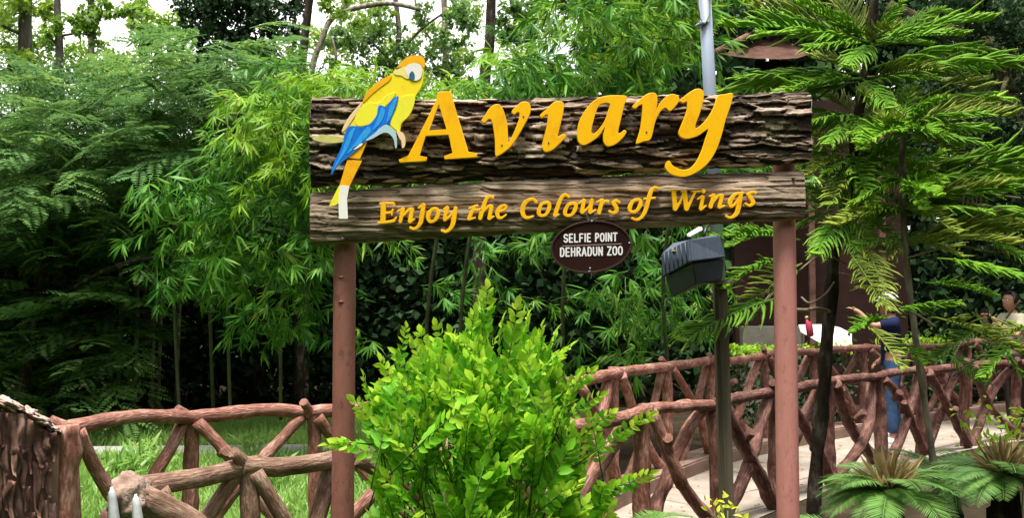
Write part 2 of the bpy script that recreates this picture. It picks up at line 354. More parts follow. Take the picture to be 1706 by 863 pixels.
# kerb under the rear fence
def strip(name, pts, w, z0, z1, mat):
    bm = bmesh.new(); pts = [Vector((x, y, 0)) for x, y in pts]; rings = []
    for i, p in enumerate(pts):
        t = (pts[min(i + 1, len(pts) - 1)] - pts[max(i - 1, 0)]).normalized(); n = Vector((-t.y, t.x, 0)) * w / 2
        rings.append([bm.verts.new(q) for q in (p - n + Vector((0, 0, z0)), p + n + Vector((0, 0, z0)), p + n + Vector((0, 0, z1)), p - n + Vector((0, 0, z1)))])
    for a, b in zip(rings, rings[1:]):
        for k in range(4): bm.faces.new((a[k], a[(k + 1) % 4], b[(k + 1) % 4], b[k]))
    bm.faces.new(rings[0][::-1]); bm.faces.new(rings[-1]); bmesh.ops.recalc_face_normals(bm, faces=bm.faces[:])
    bmesh.ops.bevel(bm, geom=[e for e in bm.edges if all(abs(v.co.z - z1) < 1e-5 for v in e.verts)], offset=.015, segments=2, affect='EDGES')
    o = add(name, from_bm(name, bm), mat); o['kind'] = 'structure'; return o
strip('kerb', [(p[0], p[1] + .02) for p in pr], .30, -.05, .13, M['kerb'])
strip('footpath', [(-7.5, 9.4), (-3.3, 9.6), (-1.2, 9.75), (0.1, 9.8)], .55, -.05, .06, M['concrete'])

pts_ = [(nr.uniform(.3, 8), nr.uniform(5, 13.5)) for _ in range(900)]; pts_ = [p for p in pts_ if inside(ppoly, *p)]; m = len(pts_)
fl_ = add('leaf_litter', npmesh('leaf_litter', *leaves(T_leaf(.5), np.array([(a, b, .028) for a, b in pts_]), rdir(m) * [1, 1, .1], rdir(m, 4), nr.uniform(.02, .05, m)), 3), M['cycad_dry']); tag(fl_, 'scattered dry brown leaves lying on the pale path', 'leaf litter', kind='stuff')
# ------------------------------------------------------------------ rustic log fences
def logmesh(name, a, b, r0, r1=None, seed=0, bend=.03, knots=True, sides=14, mat=None, parent=None, mid=None):
    """bent concrete log with bark-like lumps and pale cut ends"""
    r1 = r1 or r0; a = Vector(a); b = Vector(b); rs = random.Random(seed); Ln = (b - a).length; n = max(5, int(Ln / .045))
    d = (b - a).normalized(); ref = Vector((0, 0, 1)) if abs(d.z) < .8 else Vector((1, 0, 0)); u = d.cross(ref).normalized(); v = d.cross(u)
    b1, b2 = rs.uniform(-bend, bend), rs.uniform(-bend, bend); ph = rs.uniform(0, 6)
    kn = [(rs.uniform(.1, .9), rs.uniform(0, 6.28), rs.uniform(.12, .4)) for _ in range(max(1, int(Ln * 3)))] if knots else []
    bm = bmesh.new(); rings = []; AL = []
    for i in range(n + 1):
        t = i / n; c = a.lerp(b, t) + u * (b1 * math.sin(math.pi * t) + .25 * b1 * math.sin(5 * t + ph)) + v * (b2 * math.sin(math.pi * t) + .2 * b2 * math.sin(7 * t + ph))
        r = r0 + (r1 - r0) * t; ring = []
        for k in range(sides):
            an = 2 * math.pi * k / sides; q = c + (u * math.cos(an) + v * math.sin(an)) * r
            nn = noise.noise(Vector((q.x * 9 + seed, q.y * 9, q.z * 9))) * .13 + noise.noise(Vector((q.x * 26, q.y * 26 + seed, q.z * 26))) * .07
            for kt, ka, kh in kn:
                dd = ((t - kt) * Ln / r) ** 2 + (math.remainder(an - ka, 2 * math.pi) * 1.0) ** 2
                nn += kh * math.exp(-dd * 1.6)
            gr = noise.noise(Vector((math.cos(an) * 2.2 + seed, math.sin(an) * 2.2, t * Ln / r * .22)))
            AL.append((math.cos(an) + seed, math.sin(an), t * Ln / r))
            ring.append(bm.verts.new(c + (u * math.cos(an) + v * math.sin(an)) * r * (1 + nn + .13 * gr)))
        rings.append(ring)
    for p, q in zip(rings, rings[1:]):
        for k in range(sides): bm.faces.new((p[k], p[(k + 1) % sides], q[(k + 1) % sides], q[k])).smooth = True
    for ring, rev in ((rings[0], False), (rings[-1], True)):
        f = bm.faces.new(ring[::-1] if not rev else ring); f.material_index = 1
    bmesh.ops.recalc_face_normals(bm, faces=bm.faces[:])
    me = from_bm(name, bm); at = me.attributes.new('along', 'FLOAT_VECTOR', 'POINT'); at.data.foreach_set('vector', np.array(AL, dtype=np.float32).ravel())
    return add(name, me, [mat or M['log'], M['cut']], parent)
def fence(name, label, nodes, ztop, rr, pr_, mats, base=0.0, braces=True, bays=None):
    root = empty(name, (nodes[0][0], nodes[0][1], 0)); tag(root, label, 'fence')
    N = len(nodes); J = random.Random(hash(len(label)) % 99 + N)
    for i, (x, y) in enumerate(nodes):
        m = mats(i); s = i * 13 + N
        zt = ztop(i); T = Vector((x, y, zt))
        if i < N - 1:
            x2, y2 = nodes[i + 1]; T2 = Vector((x2, y2, ztop(i + 1))); d = (T2 - T).normalized()
            logmesh('rail', T - d * .03, T2 + d * .06, rr, rr * J.uniform(.85, 1.0), s, .032, mat=m, parent=root)
        # post
        off = Vector((J.uniform(-.01, .01), .02, 0))
        thin = .78 if m is M['log_tan'] else 1
        logmesh('post', (x + J.uniform(-.03, .03), y + .03, -.05 + base), T + off + Vector((0, 0, J.uniform(-.02, .05))), pr_ * thin * J.uniform(.9, 1.15), pr_ * thin * .9, s + 1, .02, mat=m, parent=root)
        if braces and i < N - 1:
            B1 = Vector((x, y, base)); B2 = Vector((x2, y2, base)); side = Vector((d.y, -d.x, 0)).normalized() * .035
            lo = J.uniform(-.04, .06)
            logmesh('brace', T.lerp(T2, .05) + side + Vector((0, 0, -.02)), B1.lerp(B2, .92) + side + Vector((0, 0, lo)), pr_ * thin * J.uniform(.68, .9), pr_ * thin * J.uniform(.75, 1), s + 2, .10, mat=m, parent=root)
            logmesh('brace', T.lerp(T2, .95) - side + Vector((0, 0, -.02)), B1.lerp(B2, .08) - side + Vector((0, 0, -lo)), pr_ * thin * J.uniform(.68, .9), pr_ * thin * J.uniform(.75, 1), s + 3, .10, mat=m, parent=root)
            for _ in range(J.choice((0, 1, 1, 2))):   # sawn stub
                k = J.uniform(.25, .6); c0 = T.lerp(B2, k) + side
                dd = Vector((J.uniform(-.3, .5), -.6, J.uniform(.1, .8))).normalized()
                logmesh('stub', c0, c0 + dd * J.uniform(.09, .14), pr_ * thin * .6, pr_ * thin * .55, s + 4, .0, False, mat=m, parent=root)
        if J.random() < .6:
            dd = Vector((J.uniform(-.7, -.1), -.5, J.uniform(.15, .6))).normalized()
            logmesh('stub', T - Vector((0, 0, .0)), T + dd * J.uniform(.1, .13), pr_ * thin * .62, pr_ * thin * .55, s + 5, .0, False, mat=m, parent=root)
    return root
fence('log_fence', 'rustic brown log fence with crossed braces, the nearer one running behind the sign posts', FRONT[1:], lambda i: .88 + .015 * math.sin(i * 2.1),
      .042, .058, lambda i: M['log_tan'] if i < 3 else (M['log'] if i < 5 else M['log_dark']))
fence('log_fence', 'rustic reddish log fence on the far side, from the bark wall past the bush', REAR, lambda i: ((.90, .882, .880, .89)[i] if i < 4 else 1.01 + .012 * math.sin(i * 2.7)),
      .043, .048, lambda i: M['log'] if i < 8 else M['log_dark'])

# ------------------------------------------------------------------ bark wall at the left
bw = empty('bark_wall', (-2.6, 4.9, 0)); tag(bw, 'brown bark-textured wall with lumpy pale coping at the far left edge', 'wall')
A0 = Vector((-3.35, 4.15, 0)); B0 = Vector((-2.46, 5.02, 0)); wd = (B0 - A0).normalized(); wn = Vector((wd.y, -wd.x, 0))
bm = bmesh.new(); WL = (B0 - A0).length
def wtop(t): return 1.60 - .68 * t + .02 * math.sin(t * 31)
nseg = 30
top = [A0.lerp(B0, i / nseg) for i in range(nseg + 1)]
vs = [[bm.verts.new(p + wn * o + Vector((0, 0, z))) for o, z in ((.06, -.05), (.06, wtop(i / nseg) - .03), (-.10, wtop(i / nseg) - .03), (-.10, -.05))] for i, p in enumerate(top)]
for a, b in zip(vs, vs[1:]):
    for k in range(4): bm.faces.new((a[k], a[(k + 1) % 4], b[(k + 1) % 4], b[k]))
bm.faces.new(vs[0]); bm.faces.new(vs[-1][::-1]); bmesh.ops.recalc_face_normals(bm, faces=bm.faces[:])
add('core', from_bm('core', bm), M['bark_wall'], bw)
def blob(name, c, s, seed, mat, parent, R=None, sub=3, amp=.25, fr=3.0):
    bm = bmesh.new(); bmesh.ops.create_icosphere(bm, subdivisions=sub, radius=1)
    for v in bm.verts:
        k = 1 + amp * noise.noise(v.co * fr + Vector((seed, 0, 0))) + amp * .4 * noise.noise(v.co * fr * 3 + Vector((0, seed, 0)))
        v.co = Vector([v.co[i] * k * s[i] for i in range(3)])
        if R is not None: v.co = R @ v.co
        v.co += Vector(c)
    return add(name, from_bm(name, bm), mat, parent, True)
def bark_strip(c, w, h, t, seed):
    """one hanging slab of bark: tapered, curled, ragged ends; c = top centre on the wall face"""
    rs = random.Random(seed); bm = bmesh.new(); n = 9; rows = []
    sh = rs.uniform(-.3, .3)
    for i in range(n + 1):
        k = i / n; z = -h * k; ww = w * (.65 + .35 * math.sin(math.pi * min(1, k * 1.15 + .12))) * (1 if k < .8 else 1 - (k - .8) * 3.2) * rs.uniform(.88, 1.12)
        cx = sh * w * k + .12 * w * math.sin(k * 7 + seed); row = []
        for j, a in enumerate((-1, -.6, 0, .6, 1)):
            out = t * (1 - abs(a) ** 2 * .9) * (.7 + .5 * math.sin(k * 5 + seed * 2)) + .010 * k + rs.uniform(-.003, .003)
            row.append(bm.verts.new(c + wd * (cx + a * ww * .5) + wn * out + Vector((0, 0, z + rs.uniform(-.006, .006)))))
        rows.append(row)
    for a, b in zip(rows, rows[1:]):
        for j in range(4): bm.faces.new((a[j], a[j + 1], b[j + 1], b[j])).smooth = True
    r = bmesh.ops.solidify(bm, geom=bm.faces[:], thickness=.008)
    return add('bark_strip', from_bm('bark_strip', bm), M['bark_wall'], bw)
k = 0
for row in range(7):
    n = 30
    for j in range(n):
        t = (j + rnd.uniform(.1, .9) + .5 * (row % 2)) / n
        if t > .98: continue
        z = wtop(t) - .02 - row * .16 - rnd.uniform(0, .06)
        bark_strip(A0.lerp(B0, t) + wn * (.062 + .004 * (row % 3)) + Vector((0, 0, z)), rnd.uniform(.030, .055), rnd.uniform(.12, .30), rnd.uniform(.022, .055), k); k += 1
R_w = Matrix.Rotation(math.atan2(wd.y, wd.x), 3, 'Z')
for j in range(22):
    t = (j + .5) / 22
    blob('coping_stone', A0.lerp(B0, t) + Vector((0, 0, wtop(t) + rnd.uniform(-.01, .015))) + wn * .0, (.048 * rnd.uniform(.8, 1.3), .09, .024 * rnd.uniform(.7, 1.3)), j * 3.1, M['coping'], bw, R_w @ Matrix.Rotation(math.radians(28), 3, 'Y'), 4, .55, 2.2)
logmesh('end_post', B0 + wd * .05 + Vector((0, 0, -.05)), B0 + wd * .05 + Vector((0, 0, .92)), .075, .07, 5, .015, mat=M['log'], parent=bw, sides=16)

# ------------------------------------------------------------------ gnarled log with white blades, lower left
c = P(250, 835, 3.35)
lg = empty('gnarled_log', (c.x, c.y, 0)); tag(lg, 'thick gnarled brown log end with two white pointed blades at the lower left', 'log')
logmesh('log', P(228, 830, 3.33), P(350, 905, 3.5), .055, .062, 31, .02, mat=M['log_tan'], parent=lg, sides=18)
blob('knot', P(218, 828, 3.33), (.075, .08, .085), 9, M['coping2'], lg, sub=4, amp=.32, fr=1.8)
logmesh('foot', P(200, 850, 3.36), P(196, 1150, 3.4), .06, .075, 33, .02, mat=M['log_dark'], parent=lg, sides=14)
def blade(px, py, hpx, wpx, d):
    bm = bmesh.new(); n = 12; sec = []
    for i in range(n + 1):
        k = i / n; ww = wpx * (.62 * min(1, (k * 11 + .004)) ** .5 + .55 * k) * .5
        a = P(px - ww + 6 * k, py + hpx * k, d); b = P(px + ww + 12 * k, py + hpx * k, d); m = (a + b) / 2
        sec.append([bm.verts.new(q) for q in (a, m + Vector((0, -.012, 0)), b, m + Vector((0, .012, 0)))])
    for a, b in zip(sec, sec[1:]):
        for k in range(4): bm.faces.new((a[k], a[(k + 1) % 4], b[(k + 1) % 4], b[k])).smooth = True
    bm.faces.new(sec[0]); bm.faces.new(sec[-1][::-1]); bmesh.ops.recalc_face_normals(bm, faces=bm.faces[:])
    return add('blade', from_bm('blade', bm), M['offwhite'], lg)
blade(186, 812, 120, 20, 3.24); blade(226, 824, 110, 20, 3.24)

# ------------------------------------------------------------------ the sign
SY = 4.0
sign = empty('zoo_sign', (P(950, 300, SY).x, SY + .05, 0))
tag(sign, 'large two-plank wooden sign on red posts reading Aviary Enjoy the Colours of Wings', 'sign')
def interp(pts, x):
    for (x0, y0), (x1, y1) in zip(pts, pts[1:]):
        if x <= x1: return y0 + (y1 - y0) * max(0, (x - x0)) / (x1 - x0)
    return pts[-1][1]
def plank(name, xl, xr, top, bot, depth, amp, seed, mat, fis, NU=680, NV=118, back=.0, fx=5.0, fz=26, led=1.0):
    V = np.zeros((NU + 1, NV, 3)); A = np.zeros((NU + 1, NV))
    for i in range(NU + 1):
        px = xl + (xr - xl) * i / NU
        pt = interp(top, px) + 2.2 * noise.noise(Vector((px * .02, seed, 1))) + 1.2 * noise.noise(Vector((px * .11, seed, 7)))
        pb = interp(bot, px) + 3.0 * noise.noise(Vector((px * .018, seed, 3))) + 1.2 * noise.noise(Vector((px * .10, seed, 9)))
        a = P(px, pt, SY); b = P(px, pb, SY); cz = (a.z + b.z) / 2; hz = (a.z - b.z) / 2
        for j in range(NV):
            # front arc: 0..NF-1, back: rest
            NF = NV - 8
            if j < NF:
                th = math.pi * j / (NF - 1); sz = math.cos(th); cy = max(0.0, math.sin(th))
                sz = math.copysign(abs(sz) ** .8, sz); cy = cy ** .62
                x, y, z = a.x, SY - .004 - depth * cy, cz + hz * sz
                w1 = noise.noise(Vector((x * 2.3 + seed, z * 7, seed))); w2 = noise.noise(Vector((x * 9, z * 24, seed + 5)))
                zz = z + .012 * w1 + .006 * w2
                ds, pts_ = noise.voronoi(Vector((x * fx + .5 * w2 + seed, zz * fz, seed)))
                e = ds[1] - ds[0]; hid = noise.cell(pts_[0] * 7.3); sl_ = (pts_[0].y - zz * fz)
                h = (hid - .5) * 1.1 * led + sl_ * .55 * led - max(0, 1 - e * 5.0) * fis
                d2_, p2_ = noise.voronoi(Vector((x * fx * 2.3 + w1, zz * fz * 2.6, seed + 9)))
                h += .30 * led * (noise.cell(p2_[0] * 5.1) - .5) - .25 * max(0, 1 - (d2_[1] - d2_[0]) * 5) * fis
                h += .5 * noise.noise(Vector((x * 2.1, z * 8, seed + 2))) + .16 * noise.noise(Vector((x * 24, z * 70, 9)))
                k = min(1, cy * 1.8)
                y -= amp * h * k; z += amp * .35 * h * sz
                A[i, j] = h
                V[i, j] = (x, y, z)
            else:
                kk = (j - NF + .5) / 8; V[i, j] = (a.x, SY + back + .012 * math.sin(math.pi * kk), cz + hz * (-1 + 2 * kk) * .93)
                A[i, j] = 0
        if i in (0, NU):   # ragged saw-cut ends
            V[i, :, 0] += np.array([.006 * noise.noise(Vector((j * .9, seed, i))) for j in range(NV)])
    i = np.arange(NU)[:, None] * NV; j = np.arange(NV)[None]; k = (j + 1) % NV
    Fc = np.concatenate([np.stack([i + j, i + NV + k, i + k], -1).reshape(-1, 3), np.stack([i + j, i + NV + j, i + NV + k], -1).reshape(-1, 3)])
    VV = V.reshape(-1, 3); n0 = len(VV); VV = np.concatenate([VV, V[0].mean(0)[None], V[-1].mean(0)[None]])
    jj = np.arange(NV); kk = (jj + 1) % NV
    Fc = np.concatenate([Fc, np.stack([np.full(NV, n0), jj, kk], -1), np.stack([np.full(NV, n0 + 1), NU * NV + kk, NU * NV + jj], -1)])
    me = npmesh(name, VV, Fc, 3)
    at = me.attributes.new('relief', 'FLOAT', 'POINT'); at.data.foreach_set('value', np.concatenate([A.ravel(), [0, 0]]).astype(np.float32))
    return add(name, me, mat, sign, False)
def plankmat(name, dark, mid, light, moss):
    m, nt, b = base_mat(name, .82, .15)
    at = nt.nodes.new('ShaderNodeAttribute'); at.attribute_name = 'relief'
    f = noise_tex(nt, 22, 8, stretch=(.12, 1, 1.6), rough=.7)
    ma = nt.nodes.new('ShaderNodeMath'); ma.operation = 'MULTIPLY_ADD'; ma.inputs[1].default_value = .42; nt.links.new(at.outputs['Fac'], ma.inputs[0]); nt.links.new(f, ma.inputs[2])
    col = ramp(nt, ma.outputs[0], [(.10, dark), (.42, mid), (.66, light), (.9, tuple(min(1, x * 1.25) for x in light))])
    f3 = noise_tex(nt, 4, 5); mxn = nt.nodes.new('ShaderNodeMixRGB'); mxn.blend_type = 'MIX'
    rr = ramp(nt, f3, [(.56, (0, 0, 0)), (.72, (.55, .55, .55))]); nt.links.new(rr, mxn.inputs['Fac']); nt.links.new(col, mxn.inputs['Color1']); mxn.inputs['Color2'].default_value = (*moss, 1)
    nt.links.new(mxn.outputs['Color'], b.inputs['Base Color'])
    bump(nt, b, noise_tex(nt, 60, 8, stretch=(.10, 1, 1.4), rough=.75), .7, .006)
    return m
M['plank_up'] = plankmat('rough_bark_plank', (.035, .024, .018), (.29, .215, .165), (.50, .40, .325), (.085, .10, .03))
M['plank_lo'] = plankmat('weathered_grey_plank', (.08, .057, .040), (.30, .225, .165), (.46, .37, .285), (.12, .12, .05))
plank('plank', 522, 1344, [(522, 163), (700, 166), (900, 164), (1200, 158), (1345, 153)], [(522, 313), (700, 309), (900, 300), (1100, 289), (1200, 282), (1345, 272)], .070, .0095, 3.3, M['plank_up'], .42, fx=9.0, fz=58)
plank('plank', 521, 1335, [(521, 322), (640, 313), (800, 303), (1000, 293), (1335, 285)], [(521, 410), (700, 400), (900, 388), (1000, 384), (1200, 374), (1335, 366)], .050, .0070, 8.1, M['plank_lo'], .38, fx=3.4, fz=50, led=.42)
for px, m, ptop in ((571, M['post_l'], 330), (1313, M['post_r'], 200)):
    a = P(px, 863, SY + .055); t = P(px, ptop, SY + .055)
    t.x = a.x
    V, Fc = tube_np([(a.x, a.y, -.1)] + [(a.x, a.y, z) for z in np.linspace(.2, t.z, 14)], .0485, 32, .0)
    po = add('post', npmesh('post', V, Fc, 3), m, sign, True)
    if px == 571:      # two small dents in the pipe
        for zc_ in (P(571, 462, SY).z, P(571, 503, SY).z):
            q = Vector((a.x - .006, a.y - .0485, zc_)); V, Fc = tube_np([q + Vector((-.014, .001, 0)), q + Vector((0, -.0015, .001)), q + Vector((.014, .001, 0))], [.001, .005, .001], 8)
            add('weld_mark', npmesh('weld_mark', V, Fc, 3), m, sign, True)
for px, py in ((1313, 180), (1322, 296), (562, 335), (571, 398)):
    q = P(px, py, SY - .055 if py < 300 else SY - .045)
    # bolt heads in the wood
    V, Fc = tube_np([q + Vector((0, .02, 0)), q + Vector((0, -.004, 0))], .006, 8); add('bolt', npmesh('bolt', V, Fc, 3), M['pole_brown'], sign)

def curve_shape(name, loops, depth, bev, mat, parent, d, y0):
    """outline(s) in photo pixels -> board of real thickness standing at depth d; a hole is a second loop"""
    cu = bpy.data.curves.new(name, 'CURVE'); cu.dimensions = '2D'; cu.fill_mode = 'BOTH'; cu.extrude = depth / 2; cu.bevel_depth = bev; cu.bevel_resolution = 1
    for lp in loops:
        pts = [P(x, y, d) for x, y in lp]
        sp = cu.splines.new('POLY'); sp.points.add(len(pts) - 1)
        for k, q in enumerate(pts): sp.points[k].co = (q.x, q.z, 0, 1)
        sp.use_cyclic_u = True
    o = bpy.data.objects.new(name, cu); COL.objects.link(o)
    dg = bpy.context.evaluated_depsgraph_get(); me = bpy.data.meshes.new_from_object(o.evaluated_get(dg)); bpy.data.objects.remove(o)
    for v in me.vertices: v.co = Vector((v.co.x, y0 - v.co.z, v.co.y))
    me.flip_normals()
    return add(name, me, mat, parent)
def zc(pts, ox, oy, s): return [(ox + x / s, oy + y / s) for x, y in pts]
LY = SY - .098
A_o = zc([(440, 85), (560, 80), (572, 130), (600, 230), (740, 700), (828, 715), (828, 750), (500, 772), (500, 745), (585, 710), (540, 520), (305, 532), (235, 740), (313, 755), (310, 790), (40, 805), (34, 780), (130, 740), (300, 410), (425, 150), (430, 95)], 660, 140, 6.165)
A_h = zc([(440, 205), (525, 470), (330, 482)], 660, 140, 6.165)
v_o = [(20, 370), (60, 310), (110, 230), (170, 182), (225, 180), (270, 235), (305, 340), (325, 450), (335, 625), (365, 600), (420, 480), (468, 350), (472, 275), (440, 265), (410, 290), (380, 262), (430, 205), (490, 155), (550, 145), (592, 180), (602, 240), (582, 310), (520, 430), (440, 570), (370, 670), (290, 740), (210, 788), (185, 775), (180, 600), (160, 450), (140, 365), (110, 345), (85, 360), (55, 393)]
i_o = [(720, 305), (790, 240), (880, 155), (940, 140), (985, 150), (998, 200), (985, 300), (950, 450), (925, 560), (960, 550), (1003, 532), (1022, 560), (940, 650), (860, 718), (790, 738), (752, 710), (748, 640), (780, 520), (805, 400), (812, 300), (780, 298), (740, 333)]
a_o = [(600, 143), (670, 158), (640, 260), (600, 430), (570, 560), (578, 597), (610, 585), (645, 558), (668, 580), (620, 650), (540, 718), (450, 745), (405, 705), (395, 630), (415, 515), (340, 620), (250, 690), (160, 730), (103, 700), (85, 620), (100, 480), (160, 350), (260, 225), (360, 165), (480, 143)]
a_h = [(475, 240), (400, 228), (340, 260), (300, 350), (265, 470), (248, 570), (280, 605), (340, 550), (410, 450), (450, 340)]
r_o = [(745, 270), (810, 210), (900, 135), (960, 112), (1015, 118), (1037, 170), (1032, 260), (1018, 345), (1050, 275), (1100, 200), (1180, 135), (1240, 128), (1292, 160), (1292, 210), (1250, 270), (1190, 322), (1140, 285), (1090, 310), (1040, 390), (1005, 480), (960, 655), (880, 685), (800, 712), (795, 690), (835, 560), (855, 430), (865, 300), (858, 245), (820, 258), (775, 293)]
y_o = [(285, 150), (340, 100), (400, 60), (450, 46), (488, 68), (490, 130), (462, 250), (420, 365), (430, 402), (500, 345), (560, 265), (600, 185), (622, 110), (690, 96), (752, 90), (735, 190), (690, 320), (650, 470), (600, 605), (530, 712), (430, 792), (320, 832), (210, 812), (155, 760), (160, 715), (185, 695), (220, 740), (290, 772), (365, 765), (430, 700), (480, 600), (510, 500), (535, 405), (440, 465), (340, 490), (285, 470), (275, 430), (310, 340), (345, 240), (345, 160), (310, 168)]
LT = .018
curve_shape('letter', [A_o, A_h], LT, .0015, M['yellow'], sign, LY, LY)
curve_shape('letter', [catmull(zc(v_o, 800, 150, 7.19), 4, True)], LT, .0015, M['yellow'], sign, LY, LY)
curve_shape('letter', [catmull(zc(i_o, 800, 150, 7.19), 4, True)], LT, .0015, M['yellow'], sign, LY, LY)
curve_shape('letter', [catmull(zc(a_o, 950, 140, 7.19), 4, True), catmull(zc(a_h, 950, 140, 7.19), 4, True)], LT, .0015, M['yellow'], sign, LY, LY)
curve_shape('letter', [catmull(zc(r_o, 950, 140, 7.19), 4, True)], LT, .0015, M['yellow'], sign, LY, LY)
curve_shape('letter', [catmull(zc(y_o, 1080, 140, 5.394), 4, True)], LT, .0015, M['yellow'], sign, LY, LY)
# little screw heads in the letters
for px, py in ((872, 193), (836, 241), (914, 237), (1077, 219), (1097, 235)):
    q = P(px, py, LY - .011); V, Fc = tube_np([q + Vector((0, .003, 0)), q - Vector((0, .002, 0))], .0035, 8); add('screw', npmesh('screw', V, Fc, 3), M['pole_brown'], sign)

# small letters: pen strokes (x, y, half width) unioned on a grid and traced
def trace(strokes, res=.22):
    allp = np.array([p for s in strokes for p in s]); mn = allp[:, :2].min(0) - 5; mxx = allp[:, :2].max(0) + 5
    xs = np.arange(mn[0], mxx[0], res); ys = np.arange(mn[1], mxx[1], res); X, Y = np.meshgrid(xs, ys, indexing='ij'); D = np.full(X.shape, 1e9)
    for s in strokes:
        s = catmull(s, 5) if len(s) > 2 else s
        if len(s) == 1: D = np.minimum(D, np.hypot(X - s[0][0], Y - s[0][1]) - s[0][2])
        for (x0, y0, r0), (x1, y1, r1) in zip(s, s[1:]):
            dx, dy = x1 - x0, y1 - y0; l2 = dx * dx + dy * dy + 1e-9
            t = np.clip(((X - x0) * dx + (Y - y0) * dy) / l2, 0, 1)
            D = np.minimum(D, np.hypot(X - x0 - t * dx, Y - y0 - t * dy) - (r0 + (r1 - r0) * t))
    # marching squares
    seg = {}
    I = D < 0
    nx, ny = D.shape
    code = I[:-1, :-1] * 1 + I[1:, :-1] * 2 + I[1:, 1:] * 4 + I[:-1, 1:] * 8
    def ept(e, i, j):
        if e == 0: a, b = (i, j), (i + 1, j)
        elif e == 1: a, b = (i + 1, j), (i + 1, j + 1)
        elif e == 2: a, b = (i, j + 1), (i + 1, j + 1)
        else: a, b = (i, j), (i, j + 1)
        t = D[a] / (D[a] - D[b]); return (a, b), (xs[a[0]] + t * (xs[b[0]] - xs[a[0]]), ys[a[1]] + t * (ys[b[1]] - ys[a[1]]))
    TB = {1: [(3, 0)], 2: [(0, 1)], 3: [(3, 1)], 4: [(1, 2)], 5: [(3, 0), (1, 2)], 6: [(0, 2)], 7: [(3, 2)], 8: [(2, 3)], 9: [(2, 0)], 10: [(0, 1), (2, 3)], 11: [(2, 1)], 12: [(1, 3)], 13: [(1, 0)], 14: [(0, 3)]}
    pt = {}
    for i, j in zip(*np.nonzero((code > 0) & (code < 15))):
        for e0, e1 in TB[int(code[i, j])]:
            k0, p0 = ept(e0, i, j); k1, p1 = ept(e1, i, j); pt[k0] = p0; pt[k1] = p1
            seg.setdefault(k0, []).append(k1); seg.setdefault(k1, []).append(k0)
    loops, seen = [], set()
    for k in seg:
        if k in seen: continue
        lp, cur, prev = [], k, None
        while cur not in seen:
            seen.add(cur); lp.append(pt[cur]); nx_ = [q for q in seg[cur] if q not in seen]
            if not nx_: break
            cur = nx_[0]
        if len(lp) > 12:
            lp = lp[::3]; loops.append(lp)
    return loops
